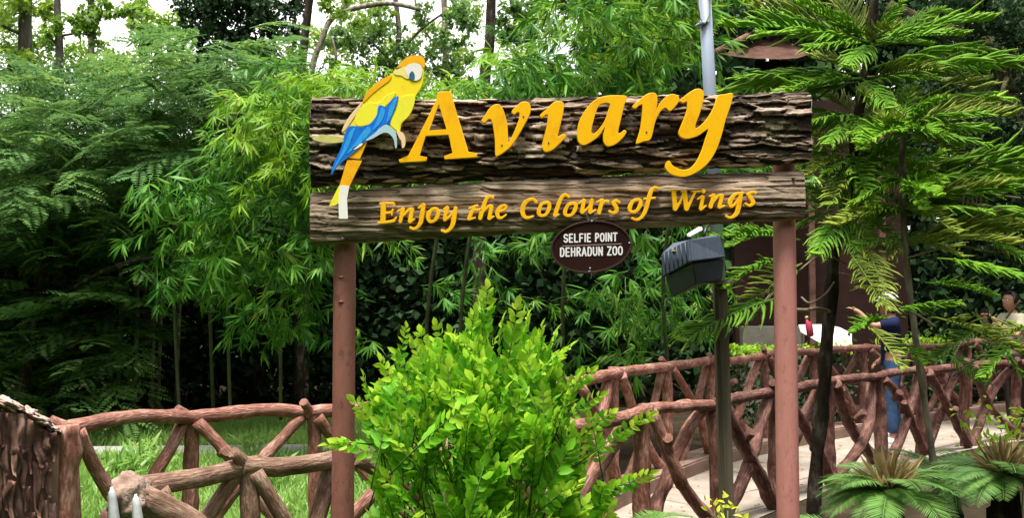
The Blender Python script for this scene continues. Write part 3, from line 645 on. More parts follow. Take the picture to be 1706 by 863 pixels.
SM = [(620, 320, 10.66, [
    [[(205, 225, 42), (195, 505, 42)], [(145, 205, 12), (260, 200, 16), (385, 205, 18)], [(385, 205, 16), (400, 245, 10)], [(230, 375, 18), (350, 360, 14)], [(368, 315, 11), (352, 405, 11)], [(115, 548, 14), (300, 530, 20), (390, 512, 22)], [(390, 510, 20), (430, 455, 10)]],
    [[(450, 345, 9), (550, 300, 20)], [(548, 310, 32), (505, 525, 28)], [(565, 420, 12), (650, 320, 22), (715, 310, 30)], [(715, 320, 32), (672, 520, 32)], [(672, 530, 22), (750, 482, 9)]],
    [[(830, 285, 12), (915, 225, 24)], [(918, 235, 30), (888, 400, 38), (872, 520, 36), (822, 610, 26), (750, 655, 20), (685, 635, 20)]],
    [[(1150, 302, 24), (1080, 302, 22), (1012, 380, 33), (995, 460, 33), (1030, 525, 24), (1100, 512, 22), (1160, 440, 32), (1178, 350, 30), (1150, 302, 24)]],
    [[(1270, 312, 10), (1335, 275, 24)], [(1338, 285, 30), (1302, 400, 30), (1292, 490, 28)], [(1292, 500, 18), (1370, 440, 16), (1465, 330, 14)], [(1485, 290, 30), (1462, 420, 38), (1437, 560, 38), (1390, 650, 28), (1310, 705, 20), (1242, 685, 18)]]]),
  (770, 310, 10.66, [
    [[(125, 398, 10), (270, 345, 14)], [(225, 365, 22), (160, 490, 30), (122, 582, 30)], [(122, 595, 18), (235, 565, 8)], [(210, 425, 18), (330, 420, 18)]],
    [[(545, 198, 24), (470, 192, 22), (420, 255, 30), (370, 400, 36), (320, 570, 33)], [(385, 450, 12), (470, 362, 20), (520, 362, 28)], [(522, 372, 31), (482, 572, 32)], [(485, 585, 20), (562, 542, 10)]],
    [[(660, 455, 15), (750, 420, 16), (785, 372, 22), (738, 345, 18), (672, 385, 28), (628, 470, 34), (638, 548, 30), (700, 566, 18), (780, 512, 10)]],
    [[(1308, 280, 26), (1262, 235, 20), (1180, 250, 26), (1100, 325, 36), (1070, 430, 40), (1092, 528, 33), (1160, 565, 22), (1260, 540, 13)]],
    [[(1500, 292, 22), (1412, 322, 24), (1370, 420, 33), (1362, 490, 32), (1410, 530, 22), (1490, 502, 23), (1542, 400, 32), (1545, 312, 27), (1500, 292, 22)]]]),
  (910, 300, 8.98, [
    [[(335, 250, 17), (282, 220, 18), (222, 272, 24), (172, 400, 28), (132, 528, 28)], [(132, 540, 16), (185, 520, 8)]],
    [[(400, 350, 20), (332, 370, 21), (287, 450, 27), (282, 510, 24), (330, 535, 18), (390, 510, 21), (435, 430, 27), (442, 367, 23), (400, 350, 20)]],
    [[(490, 352, 9), (560, 300, 18)], [(562, 310, 26), (532, 478, 26)], [(535, 492, 18), (600, 440, 11), (670, 352, 11)], [(682, 305, 26), (652, 480, 26)], [(655, 492, 18), (735, 450, 8)]],
    [[(755, 332, 9), (830, 300, 18)], [(838, 310, 26), (788, 492, 26)], [(800, 430, 9), (865, 325, 13), (922, 322, 20)]],
    [[(1092, 335, 14), (1045, 310, 20), (1002, 342, 24), (1040, 400, 27), (1052, 458, 26), (1000, 495, 18), (945, 470, 17)]],
    [[(1370, 292, 19), (1302, 312, 21), (1252, 400, 27), (1252, 458, 24), (1300, 480, 18), (1352, 458, 21), (1402, 380, 27), (1407, 312, 23), (1370, 292, 19)]],
    [[(1672, 125, 18), (1612, 115, 18), (1562, 180, 26), (1522, 320, 28), (1482, 460, 26), (1420, 560, 20), (1350, 595, 16), (1285, 575, 15)], [(1465, 285, 10), (1622, 270, 12)]]]),
  (1100, 300, 10.035, [
    [[(150, 178, 12), (275, 172, 12)], [(222, 190, 36), (245, 480, 34)], [(250, 490, 26), (340, 345, 15), (385, 220, 15)], [(350, 195, 9), (430, 185, 12)], [(402, 200, 36), (430, 480, 34)], [(440, 490, 26), (520, 330, 17), (580, 200, 17)], [(525, 192, 9), (650, 192, 12)]],
    [[(718, 190, 34)], [(622, 322, 9), (695, 275, 18)], [(708, 290, 26), (672, 482, 26)], [(675, 495, 18), (760, 432, 9)]],
    [[(820, 275, 9), (880, 250, 18)], [(888, 262, 30), (838, 448, 30)], [(862, 400, 11), (960, 272, 18), (1018, 262, 28)], [(1025, 272, 30), (982, 450, 28)], [(985, 462, 18), (1070, 430, 9)]],
    [[(1375, 220, 13), (1262, 235, 20), (1182, 320, 30), (1162, 410, 30), (1190, 442, 20), (1260, 382, 15), (1330, 262, 18)], [(1350, 240, 22), (1312, 400, 36), (1280, 540, 34), (1220, 610, 23), (1150, 630, 16), (1100, 605, 15)]],
    [[(1592, 220, 14), (1532, 205, 18), (1472, 242, 25), (1520, 320, 30), (1550, 380, 28), (1490, 430, 18), (1425, 400, 17)]]])]
SLY = SY - .074
for ox, oy, s, letters in SM:
    for strokes in letters:
        st = [[(ox + x / s, oy + y / s, r / s * .96) for x, y, r in k] for k in strokes]
        curve_shape('small_letter', trace(st), .018, .0012, M['yellow_sm'], sign, SLY, SLY)

# parrot cut-out
PY = SY - .112
par = empty('parrot_cutout', (0, 0, 0)); link_loc = P(630, 220, PY); par.parent = sign; par.location = link_loc - sign.location
def pz(pts, lower=False): return zc(pts, 540, 220 if lower else 85, 5.756)
def pl(name, pts, mat, layer, smooth=True, n=4, t=.012):
    pts = catmull(pts, n, True) if smooth else pts
    return curve_shape(name, [pts], t if layer == 0 else .0012, .0003, mat, par, PY, PY - (0 if layer == 0 else .0066 + .0010 * layer))
body = pz([(680, 190), (735, 115), (800, 62), (870, 43), (940, 53), (967, 100), (957, 190), (945, 300), (920, 365), (872, 440), (860, 520), (815, 620), (745, 690), (722, 770), (640, 770), (560, 700), (480, 770), (400, 850), (300, 860), (225, 800), (172, 772), (230, 650), (300, 560), (370, 490), (410, 400), (490, 320), (560, 270), (640, 228)])
pl('body', body, M['p_yellow'], 0)
pl('crest', pz([(690, 180), (740, 112), (800, 62), (870, 43), (940, 53), (967, 100), (958, 165), (930, 130), (870, 118), (800, 140), (740, 160)]), M['p_orange'], 1)
pl('back', pz([(640, 232), (560, 272), (490, 322), (412, 402), (372, 492), (405, 470), (470, 405), (560, 335), (620, 290), (645, 255)]), M['p_orange'], 1)
pl('back_edge', pz([(365, 495), (300, 562), (230, 652), (172, 772), (215, 745), (300, 620), (345, 550)]), M['p_pale'], 1)
pl('breast', pz([(870, 430), (860, 520), (815, 620), (745, 690), (722, 770), (650, 720), (640, 680), (700, 560), (720, 470), (790, 430)]), M['p_lemon'], 1)
pl('shoulder', pz([(330, 570), (420, 500), (520, 500), (600, 430), (690, 400), (640, 480), (560, 560), (520, 640), (440, 700), (330, 720), (300, 660)]), M['p_lemon'], 1)
pl('cheek', pz([(700, 165), (790, 150), (830, 160), (850, 240), (800, 268), (740, 236), (690, 230), (672, 205)]), M['p_cheek'], 1)
pl('face', pz([(790, 150), (850, 122), (920, 132), (942, 180), (930, 255), (885, 285), (835, 275), (800, 235), (782, 190)]), M['p_white'], 2)
pl('eye', pz([(850, 195), (870, 230), (868, 270), (845, 280), (822, 262), (820, 225), (835, 205)]), M['p_navy'], 3, n=3)
wing = pz([(715, 445), (690, 440), (625, 500), (600, 540), (545, 520), (520, 540), (505, 620), (440, 700), (360, 730), (290, 720), (240, 730), (200, 800), (185, 880), (155, 960), (100, 1070), (72, 1170), (85, 1178), (130, 1110), (230, 1020), (330, 940), (400, 870), (480, 800), (560, 720), (620, 740), (650, 640), (690, 540)])
pl('wing', wing, M['p_blue'], 2)
for q in ([(700, 455), (640, 520), (610, 640), (600, 700), (640, 640), (680, 540)], [(560, 545), (535, 600), (500, 700), (470, 760), (530, 710), (570, 640), (585, 570)],
          [(300, 740), (250, 780), (215, 860), (180, 960), (120, 1080), (85, 1160), (150, 1060), (220, 950), (260, 860)], [(420, 730), (360, 800), (290, 900), (220, 990), (320, 915), (390, 850), (450, 770)]):
    pl('feather', pz(q), M['p_sky'], 3)
pl('leg', pz([(600, 710), (540, 740), (490, 790), (400, 860), (470, 840), (560, 790), (620, 790), (670, 850), (685, 930), (700, 920), (700, 850), (690, 790), (650, 740)]), M['p_steel'], 3)
pl('foot', pz([(700, 770), (760, 790), (782, 850), (775, 915), (750, 930), (745, 870), (720, 830)]), M['p_pale'], 3)
pl('rump', pz([(275, 160), (360, 110), (365, 130), (300, 168)], True), M['p_white'], 3)
pl('tail_cover', pz([(390, 80), (420, 70), (345, 258), (205, 245), (280, 170), (350, 140)], True), M['p_orange'], 0, False)
pl('tail_feather', pz([(225, 268), (360, 275), (245, 520), (150, 512)], True), M['p_orange'], 0, False)
pl('tail_tip', pz([(160, 512), (243, 520), (222, 640), (232, 832), (145, 832), (142, 660)], True), M['p_white'], 1, False, t=.012)
pl('side_feather', pz([(145, 515), (160, 560), (145, 680), (100, 705), (48, 712), (80, 640)], True), M['p_lemon'], 0, False, t=.006)
pl('leaf_tip', [(522, 229), (540, 225), (572, 229), (572, 236), (548, 238), (526, 234)], M['p_leaf'], 0, True, t=.006)

# oval plaque
q0 = P(984, 411, SY - .085)
plq = empty('oval_plaque', (q0.x, q0.y, q0.z)); tag(plq, 'small brown oval plaque under the sign reading SELFIE POINT DEHRADUN ZOO', 'plaque')
ov = [(984.5 + 67 * math.cos(a), 411 + 43.5 * math.sin(a) - 4 * math.cos(a)) for a in np.linspace(0, 2 * math.pi, 72, endpoint=False)]
D2 = SY - .085
curve_shape('plate', [ov], .006, .001, M['plaque'], plq, D2, D2)
ov2 = [(984.5 + 64.5 * math.cos(a), 411 + 41.2 * math.sin(a) - 4 * math.cos(a)) for a in np.linspace(0, 2 * math.pi, 72, endpoint=False)]
M['faint'] = plain('faded_line', (.40, .28, .26))
M['rim'] = plain('plaque_rim', (.05, .022, .017), .5, .3)
curve_shape('rim', [ov, ov2], .003, .0004, M['rim'], plq, D2, D2 - .0058)
GL = {'S': [[(.9, .85), (.5, 1), (.1, .8), (.2, .56), (.8, .42), (.9, .2), (.5, 0), (.08, .16)]], 'E': [[(.15, 0), (.15, 1)], [(.15, 1), (.85, 1)], [(.15, .5), (.75, .5)], [(.15, 0), (.85, 0)]],
      'L': [[(.15, 1), (.15, 0)], [(.15, 0), (.88, 0)]], 'F': [[(.15, 0), (.15, 1)], [(.15, 1), (.88, 1)], [(.15, .5), (.75, .5)]], 'I': [[(.5, 0), (.5, 1)]],
      'P': [[(.15, 0), (.15, 1)], [(.15, 1), (.6, 1), (.88, .76), (.6, .48), (.15, .48)]], 'O': [[(.5, 1), (.12, .8), (.12, .2), (.5, 0), (.88, .2), (.88, .8), (.5, 1)]],
      'N': [[(.12, 0), (.12, 1)], [(.12, 1), (.88, 0)], [(.88, 0), (.88, 1)]], 'T': [[(.5, 0), (.5, 1)], [(.05, 1), (.95, 1)]], 'D': [[(.15, 0), (.15, 1)], [(.15, 1), (.6, 1), (.88, .75), (.88, .25), (.6, 0), (.15, 0)]],
      'H': [[(.12, 0), (.12, 1)], [(.88, 0), (.88, 1)], [(.12, .5), (.88, .5)]], 'R': [[(.15, 0), (.15, 1)], [(.15, 1), (.6, 1), (.88, .76), (.6, .5), (.15, .5)], [(.5, .5), (.9, 0)]],
      'A': [[(.05, 0), (.5, 1)], [(.5, 1), (.95, 0)], [(.25, .32), (.75, .32)]], 'U': [[(.12, 1), (.12, .25), (.5, 0), (.88, .25), (.88, 1)]], 'Z': [[(.1, 1), (.9, 1)], [(.9, 1), (.1, 0)], [(.1, 0), (.9, 0)]]}
def lettering(txt, xl, xr, yb, cap, rise, parent, d):
    wd_ = {'I': .5, ' ': .6}; tot = sum(wd_.get(c_, 1) for c_ in txt); x = xl; u = (xr - xl) / tot
    for c_ in txt:
        cw = u * wd_.get(c_, 1)
        if c_ != ' ':
            k0 = (x - xl) / (xr - xl); st = []
            for g_ in GL[c_]:
                st.append([(x + .11 * u + a_ * (cw - .22 * u), yb - rise * k0 - 1.1 - b_ * (cap - 2.2), 1.18) for a_, b_ in g_])
            curve_shape('lettering', trace(st, .14), .0008, .0001, M['white'], parent, d, d)
        x += cw
lettering('SELFIE POINT', 938.5, 1029, 404.5, 15, 2.5, plq, D2 - .0052)
lettering('DEHRADUN ZOO', 932, 1038, 428, 15.5, 3, plq, D2 - .0052)
curve_shape('divider_line', [[(937, 409.4), (1035, 405.8), (1035, 406.8), (937, 410.4)]], .0006, .0001, M['faint'], plq, D2, D2 - .0045)
for px, py in ((986, 368.5), (983, 447), (1048.5, 405)):
    q = P(px, py, D2 - .006); V, Fc = tube_np([q + Vector((0, .003, 0)), q - Vector((0, .003, 0))], .004, 8); add('screw', npmesh('screw', V, Fc, 3), M['steel'], plq)
tube('hook', [P(968, 453, D2 + .004), P(976, 455, D2), P(983, 451, D2 - .006), P(986, 458, D2 - .003), P(984, 465, D2)], .0022, M['steel'], plq, 6)
# hanger strip behind plaque up to the plank
box('hanger', P(984, 378, D2 + .012), (.03, .008, .12), M['pole_brown'], plq)

# ------------------------------------------------------------------ lamp pole with dark box
LD = 4.75
lp0 = P(1205, 863, LD)
lamp = empty('lamp_pole', (lp0.x, lp0.y, 0)); tag(lamp, 'slim grey metal pole behind the sign with a dark two-tier box on it', 'pole')
a1 = P(1206, 500, LD); base = Vector((a1.x + .015, LD, -.05)); topv = P(1168, -120, LD)
mid_ = P(1199, 470, LD)
def prism(name, a, b, w, mat, parent, bev=.006):
    a = Vector(a); b = Vector(b); d = (b - a); bm = bmesh.new(); q = d.to_track_quat('Z', 'Y').to_matrix()
    R = Matrix.Rotation(.0, 3, 'Z'); box_bm(bm, (a + b) / 2, (w, w, d.length), q)
    bmesh.ops.bevel(bm, geom=bm.edges[:], offset=bev, segments=2, affect='EDGES'); return add(name, from_bm(name, bm), mat, parent)
prism('lower_pole', base, mid_, .066, M['pole_brown'], lamp)
prism('rib', base + Vector((-.012, -.035, .3)), mid_ + Vector((-.012, -.035, -.1)), .012, M['pole_brown'], lamp, .002)
tube('upper_pole', [mid_ - Vector((0, 0, .05)), P(1183, 160, LD), topv], [.033, .033, .031], M['steel'], lamp, 20)
tube('cable', [P(x, y, LD - .04) for x, y in ((1166, -60), (1163, 5), (1166, 30), (1174, 40), (1182, 25), (1183, 0), (1176, -40))], .004, M['trunk_pale'], lamp, 6)
tube('clamp', [P(1170, 38, LD - .005) - Vector((0, 0, .0)), P(1171, 42, LD - .005)], .037, M['steel'], lamp, 16)
# box: two stacked flared shells, seen at a corner from below
bx = lamp
def shell(name, top, bot, thick_mat):
    bm = bmesh.new(); tv = [bm.verts.new(p) for p in top]; bv = [bm.verts.new(p) for p in bot]; n = len(tv)
    bm.faces.new(tv); bm.faces.new(bv[::-1])
    for k in range(n): bm.faces.new((tv[k], bv[k], bv[(k + 1) % n], tv[(k + 1) % n]))
    bmesh.ops.recalc_face_normals(bm, faces=bm.faces[:]); bmesh.ops.bevel(bm, geom=bm.edges[:], offset=.006, segments=2, affect='EDGES')
    return add(name, from_bm(name, bm), thick_mat, lamp)
bd = 4.42
shell('upper_shell', [P(1101, 424, bd + .12), P(1147, 399, bd - .03), P(1199, 393, bd), P(1190, 391, bd + .25), P(1120, 405, bd + .3)],
      [P(1104, 462, bd + .12), P(1151, 436, bd - .05), P(1209, 429, bd), P(1200, 432, bd + .27), P(1125, 445, bd + .3)], M['boxgrey'])
shell('lower_shell', [P(1108, 463, bd + .13), P(1153, 438, bd - .03), P(1206, 431, bd + .01), P(1197, 433, bd + .25), P(1128, 446, bd + .28)],
      [P(1119, 497, bd + .15), P(1160, 473, bd + .0), P(1203, 467, bd + .03), P(1192, 466, bd + .24), P(1130, 480, bd + .27)], M['boxgrey'])
for k in range(6):   # vertical ribs on the side face
    t = .12 + k * .15
    a = P(1101, 424, bd + .115).lerp(P(1147, 399, bd - .035), t); b = P(1104, 460, bd + .115).lerp(P(1151, 434, bd - .055), t)
    V, Fc = tube_np([a, b], .0028, 5); add('ridge', npmesh('ridge', V, Fc, 3), M['boxgrey'], lamp)
pn = [P(1143, 393, bd), P(1148, 396, bd - .01), P(1172, 383, bd + .05), P(1166, 379, bd + .06)]
shell('panel', [p + Vector((0, .0, .008)) for p in pn], pn, M['white'])
tube('bracket', [P(1172, 398, bd + .1), P(1176, 380, bd + .12), P(1180, 376, LD)], .008, M['black'], lamp, 8)
box('shelf', P(1196, 470, LD - .15), (.10, .26, .015), M['pole_brown'], lamp)
dl = leaves(T_leaf(.7), [P(1118, 418, bd + .05), P(1108, 424, bd + .1)], [(1, 0, .3), (.8, .3, .1)], [(0, -.6, 1), (0, -.4, 1)], [.055, .045])
dlo = add('dry_leaf', npmesh('dry_leaf', *dl, 3), M['cycad_dry']); tag(dlo, 'curled dry brown leaf lying on top of the dark box', 'leaf')

# ------------------------------------------------------------------ front bush
cb = P(822, 720, 3.42)
bush = empty('leafy_bush', (cb.x, cb.y, 0)); tag(bush, 'bright green bush with small pointed leaves in front of the sign', 'bush')
LP, LX, LN, LS, TIPF = [], [], [], [], []
def shoot(base, tip, nl=9, size=.05, bendv=(0, 0, 0), bright=0.):
    base = np.array(base, float); tip = np.array(tip, float); L_ = np.linalg.norm(tip - base); ax = unit(tip - base)
    side = unit(np.cross(ax, nr.normal(size=3))); nrm = np.cross(ax, side)
    if nrm[2] < 0: nrm = -nrm
    for k in range(nl):
        t = (k + .8) / (nl + .3); p = base + (tip - base) * t + np.array(bendv) * math.sin(math.pi * t)
        s = size * (1.05 - .35 * abs(t - .45) * 2) * nr.uniform(.8, 1.15)
        for sg in (-1, 1):
            a = nr.uniform(.5, .95); d = ax * (1 - a * .55) + side * sg * a + nrm * nr.uniform(-.1, .25)
            LP.append(p); LX.append(d); LN.append(nrm + nr.normal(size=3) * .3 - ax * .3); LS.append(s); TIPF.append(t > .62 and bright > .3)
    LP.append(tip); LX.append(ax + nr.normal(size=3) * .15); LN.append(nrm - ax * .3); LS.append(size * .9); TIPF.append(bright > .2)
stems = []
env = [(480, 800, 830), (520, 780, 860), (560, 735, 900), (600, 680, 930), (650, 612, 955), (700, 592, 1000), (760, 605, 1018), (820, 606, 1035), (900, 606, 1035), (1000, 620, 1030), (1150, 700, 950)]
def envx(py):
    for (y0, a0, b0), (y1, a1, b1) in zip(env, env[1:]):
        if py <= y1:
            t = (py - y0) / (y1 - y0); return a0 + (a1 - a0) * t, b0 + (b1 - b0) * t
    return env[-1][1:]
sc_ = F / 3.42
nshoot = 0
while nshoot < 430:
    py = nr.uniform(570, 1090) if nr.rand() < .75 else nr.uniform(560, 700); xl, xr = envx(py); u = nr.uniform(-1, 1); px = (xl + xr) / 2 + u * (xr - xl) / 2 * .97
    rad = math.sqrt(max(0, 1 - u * u)) * (xr - xl) / 2 / sc_ * .85
    dep = rad * (nr.uniform(-1, 1) if nr.rand() < .35 else -nr.uniform(.35, 1.0))
    tip = P(px, py, 3.45 + dep)
    if tip.z < .25: continue
    root_ = Vector((cb.x, 3.47, max(.1, tip.z - .55)))
    dr = (tip - root_).normalized() * .8 + Vector((nr.normal() * .42, nr.normal() * .3 - .12, .42)); dr.normalize()
    ln = nr.uniform(.14, .26)
    shoot(tip - dr * ln, tip, int(ln / .023), nr.uniform(.042, .066), (0, 0, nr.uniform(-.01, .02)), bright=nr.rand())
    stems.append((tip - dr * ln * 1.5, tip)); nshoot += 1
for bx_, by_, tx, ty, sz in ((800, 600, 812, 482, .056), (845, 620, 862, 512, .055), (905, 640, 926, 556, .05), (735, 660, 700, 556, .052), (770, 640, 752, 556, .05), (690, 700, 634, 604, .05), (930, 720, 962, 636, .055),
                             (650, 760, 592, 668, .05), (640, 770, 562, 738, .05), (600, 745, 545, 742, .045), (990, 760, 1082, 694, .045), (1000, 830, 1082, 792, .05), (985, 720, 1020, 690, .045), (900, 620, 903, 548, .05), (880, 640, 950, 580, .045), (660, 640, 676, 548, .04), (780, 600, 790, 520, .05), (830, 600, 838, 535, .05), (760, 620, 728, 545, .05), (720, 650, 690, 575, .05), (690, 660, 660, 590, .05), (870, 600, 880, 530, .05), (900, 640, 935, 590, .05), (940, 660, 985, 620, .045), (620, 700, 605, 630, .045), (950, 700, 1000, 660, .045), (810, 570, 800, 500, .05)):
    dd = nr.uniform(3.2, 3.45); a = P(bx_, by_, dd + .03); b = P(tx, ty, dd - .02)
    ln = (b - a).length; shoot(a, b, max(5, int(ln / .024)), sz * .95, (0, 0, .01), bright=.9); stems.append((a - (b - a) * .5 + Vector((0, .05, 0)), b))
LP = np.array(LP); LX = np.array(LX); LN = np.array(LN); LS = np.array(LS); TIPF = np.array(TIPF)
score = (LP[:, 1]) - .25 * LP[:, 2] + .1 * nr.rand(len(LP)) - LS * 3
vis = (LP[:, 2] > .62)
order = np.argsort(np.where(vis, score, 99)); single = order[:300]; rest = order[300:]
TL = T_leaf(.56, .14, .16)
lm = npmesh('leaf', *TL, 3); lm.materials.append(M['bush']); lmt = npmesh('leaf', *TL, 3); lmt.materials.append(M['bush_tip'])
for m_ in (lm, lmt): m_.polygons.foreach_set('use_smooth', [True] * len(m_.polygons))
for i in single:
    X = unit(LX[i]); Y = unit(np.cross(LN[i], X)); Z = np.cross(X, Y)
    o = bpy.data.objects.new('leaf', lmt if TIPF[i] else lm); link(o, bush)
    o.matrix_local = Matrix(((X[0] * LS[i], Y[0] * LS[i], Z[0] * LS[i], LP[i][0] - cb.x), (X[1] * LS[i], Y[1] * LS[i], Z[1] * LS[i], LP[i][1] - cb.y), (X[2] * LS[i], Y[2] * LS[i], Z[2] * LS[i], LP[i][2]), (0, 0, 0, 1)))
for nm, sel, mt in (('foliage', rest[~TIPF[rest]], 'bush'), ('young_foliage', rest[TIPF[rest]], 'bush_tip')):
    o = add(nm, npmesh(nm, *leaves(TL, LP[sel], LX[sel], LN[sel], LS[sel]), 3), M[mt], bush, True); o['kind'] = 'stuff'
tw = [tube_np([a, (a + b) / 2 + Vector((0, 0, .01)), b], [.003, .0025, .0012], 4) for a, b in stems]
o = add('twigs', npmesh('twigs', *cat(tw), 3), M['stem_green'], bush); o['kind'] = 'stuff'
for k in range(9):
    an = k * .7; q = Vector((cb.x + .35 * math.cos(an), 3.47 + .22 * math.sin(an), .95 + .1 * math.sin(k)))
    tube('stem', [(cb.x + .03 * math.cos(an), 3.47 + .03 * math.sin(an), -.03), Vector((cb.x + .15 * math.cos(an), 3.47 + .1 * math.sin(an), .5)), q], [.012, .009, .005], M['twig'], bush, 7)

# ------------------------------------------------------------------ araucarias on the right
def frond_mesh(seed, n=26, bl=.2, style=0):
    """unit-length frond along +X: a thin rachis with spaced, cord-like branchlets that rise in a V; z is up"""
    rs = np.random.RandomState(seed); parts = []; tips = []
    def rach(t): return np.array([t, .03 * math.sin(3 * t + seed), -.16 * t * t + .10 * t])
    path = [rach(t) for t in np.linspace(0, 1, 9)]
    V, Fc = tube_np(path, np.linspace(.011, .005, 9), 5); parts.append((V, Fc)); tips.append(np.zeros(len(V)))
    for i in range(n):
        t = .16 + .84 * (i + rs.uniform(-.3, .3)) / (n - 1); t = min(1, t); p = rach(t)
        for sg in (-1, 1):
            if rs.rand() < .07: continue
            Lb = bl * (.5 + .6 * math.sin(math.pi * min(1, (t + .10)) ** 1.2)) * rs.uniform(.65, 1.25)
            if t > .9: Lb = bl * .55
            fw = rs.uniform(.35, .8) + .4 * t * t; lift = rs.uniform(.2, .6) if style == 0 else rs.uniform(-.15, .2); bendz = rs.uniform(-.3, .1) if style == 0 else rs.uniform(-.5, -.1)
            pts = []
            for q in np.linspace(0, 1, 6):
                pts.append(p + Lb * np.array([fw * q + .22 * q * q, sg * (q * .85 - .22 * q * q), lift * q + bendz * q * q + rs.normal() * .015]))
            V, Fc = tube_np(pts, np.array([.55, .95, 1.0, 1.0, .85, .2]) * .0115, 4, .9, int(rs.randint(9999)), cap=False)
            parts.append((V, Fc)); tips.append(np.repeat(np.linspace(0, 1, 6), 4) ** 2 * (.25 + .7 * t) * rs.uniform(.3, 1))
            # short spiky leaves standing off the cord
            m = 12; u = rs.rand(m); pp = np.array(pts)[np.minimum(5, (u * 5.99).astype(int))] + rs.normal(size=(m, 3)) * .003
            dd = unit(np.array(pts[-1]) - np.array(pts[0])) * .7 + rdir(m, .2, rs) * .9
            parts.append(leaves((np.array([(0, .12, 0), (0, -.12, 0), (1, 0, .1)], float), np.array([(0, 1, 2)])), pp, dd, rdir(m, 1, rs), rs.uniform(.018, .032, m))); tips.append(np.repeat(u ** 2 * (.25 + .7 * t), 3))
    for k in range(5):
        a = (k - 2) * .4; p = rach(.99); pts = [p + .11 * q * np.array([math.cos(a), math.sin(a), .3 * q]) for q in np.linspace(0, 1, 4)]
        V, Fc = tube_np(pts, np.array([.6, 1, .9, .3]) * .011, 4, .6, k, cap=False); parts.append((V, Fc)); tips.append(np.repeat(np.linspace(.6, 1, 4), 4))
    V, Fc = cat(parts); me = npmesh('frond', V, Fc, 3)
    at = me.attributes.new('tip', 'FLOAT', 'POINT'); at.data.foreach_set('value', np.concatenate(tips).astype(np.float32))
    return me
FM = []
for s in range(8):
    me = frond_mesh(s + 1, [26, 24, 30, 26, 22, 28, 24, 27][s], [.20, .24, .18, .22, .25, .20, .26, .22][s], s % 2); me.materials.append(M['pine'] if s not in (4, 6) else M['pine_y']); FM.append(me)
def place_frond(root, a, b, roll=0., which=None, wscale=1.0):
    a = Vector(a); b = Vector(b); X = (b - a); L_ = X.length; X.normalize(); up = Vector((0, 0, 1)); Y = up.cross(X).normalized(); Z = X.cross(Y)
    Rr = Matrix.Rotation(roll, 3, X); Y = Rr @ Y; Z = Rr @ Z
    o = bpy.data.objects.new('frond', FM[rnd.randrange(8) if which is None else which]); link(o, root)
    sw = L_ * wscale if L_ > .45 else max(L_, .4) * wscale
    o.matrix_local = Matrix.Translation(-root.location) @ Matrix(((X.x * L_, Y.x * sw, Z.x * sw, a.x), (X.y * L_, Y.y * sw, Z.y * sw, a.y), (X.z * L_, Y.z * sw, Z.z * sw, a.z), (0, 0, 0, 1)))
def araucaria(label, trunk_px, d, r0, r1, mat, whorls, extra):
    pts = [P(x, y, d) for x, y in trunk_px]; g = pts[0].copy(); root = empty('norfolk_pine', (g.x, g.y, 0)); tag(root, label, 'tree', 'young norfolk pines beside the path')
    pts[0].z = -.05; pth = catmull(pts, 5); tube('trunk', pth, np.linspace(r0, r1, len(pth)) * (1 + .10 * np.sin(np.arange(len(pth)) * 2.1)), mat, root, 14, .45, 3)
    for (x, y, ends) in whorls:
        c = P(x, y, d)
        for (ex, ey, dd) in ends:
            dd *= .5; place_frond(root, c, P(ex, ey, d + dd), rnd.uniform(-.3, .3))
            if rnd.random() < .42: place_frond(root, c + Vector((0, 0, rnd.uniform(-.05, .05))), P(x + (ex - x) * rnd.uniform(.6, .95), ey + rnd.uniform(-26, 26), d + dd + rnd.uniform(-.3, .3)), rnd.uniform(-.4, .4))
    for (x0, y0, d0, x1, y1, d1, wh) in extra:
        place_frond(root, P(x0, y0, d0), P(x1, y1, d1), rnd.uniform(-.3, .3), wh)
    return root
t1 = araucaria('taller norfolk pine with a dark trunk beside the right sign post', [(1352, 1100), (1362, 760), (1376, 600), (1390, 420), (1400, 380), (1418, 280), (1436, 160), (1450, 70), (1462, -60)], 5.35, .040, .024, M['trunk_dark'],
    [(1462, -40, [(1330, -60, .3), (1560, -70, -.2), (1400, -100, .5), (1600, -40, .4), (1440, -20, -.7)]),
     (1450, 72, [(1225, 30, .1), (1270, 8, .5), (1350, 70, -.5), (1340, 0, -.3), (1390, -10, .8), (1500, 0, -.5), (1560, 10, .5), (1640, 22, .1), (1600, 50, -.6), (1480, 40, -.9), (1420, 100, -.8)]),
     (1440, 130, [(1240, 122, .2), (1210, 140, .6), (1300, 150, -.5), (1360, 90, .8), (1680, 96, -.2), (1630, 135, .4), (1560, 110, -.7), (1480, 170, -.9)]),
     (1432, 195, [(1345, 195, -.5), (1260, 170, .5), (1370, 150, .6), (1620, 172, .2), (1560, 205, -.5), (1500, 150, .7), (1440, 240, -.8), (1385, 230, -.7), (1300, 225, .2), (1650, 150, .6), (1530, 185, -.4)]),
     (1420, 262, [(1345, 285, -.4), (1300, 250, .6), (1520, 250, .4), (1570, 290, .0), (1470, 340, -.7), (1380, 330, -.7), (1360, 220, .5), (1310, 275, .2), (1450, 215, .4), (1540, 230, .2)]),
     (1404, 345, [(1345, 305, -.3), (1340, 352, .2), (1310, 380, .5), (1470, 380, -.6), (1430, 420, -.7), (1500, 400, .2), (1360, 400, -.5), (1445, 330, .5), (1335, 330, -.2), (1480, 350, .4)])],
    [(1305, 492, 4.9, 1148, 556, 4.6, 1), (1330, 400, 4.9, 1200, 388, 4.7, 0), (1310, 430, 5.0, 1212, 470, 4.7, 2), (1340, 440, 5.2, 1245, 500, 4.9, 4), (1320, 380, 5.1, 1215, 405, 5.0, 0)])
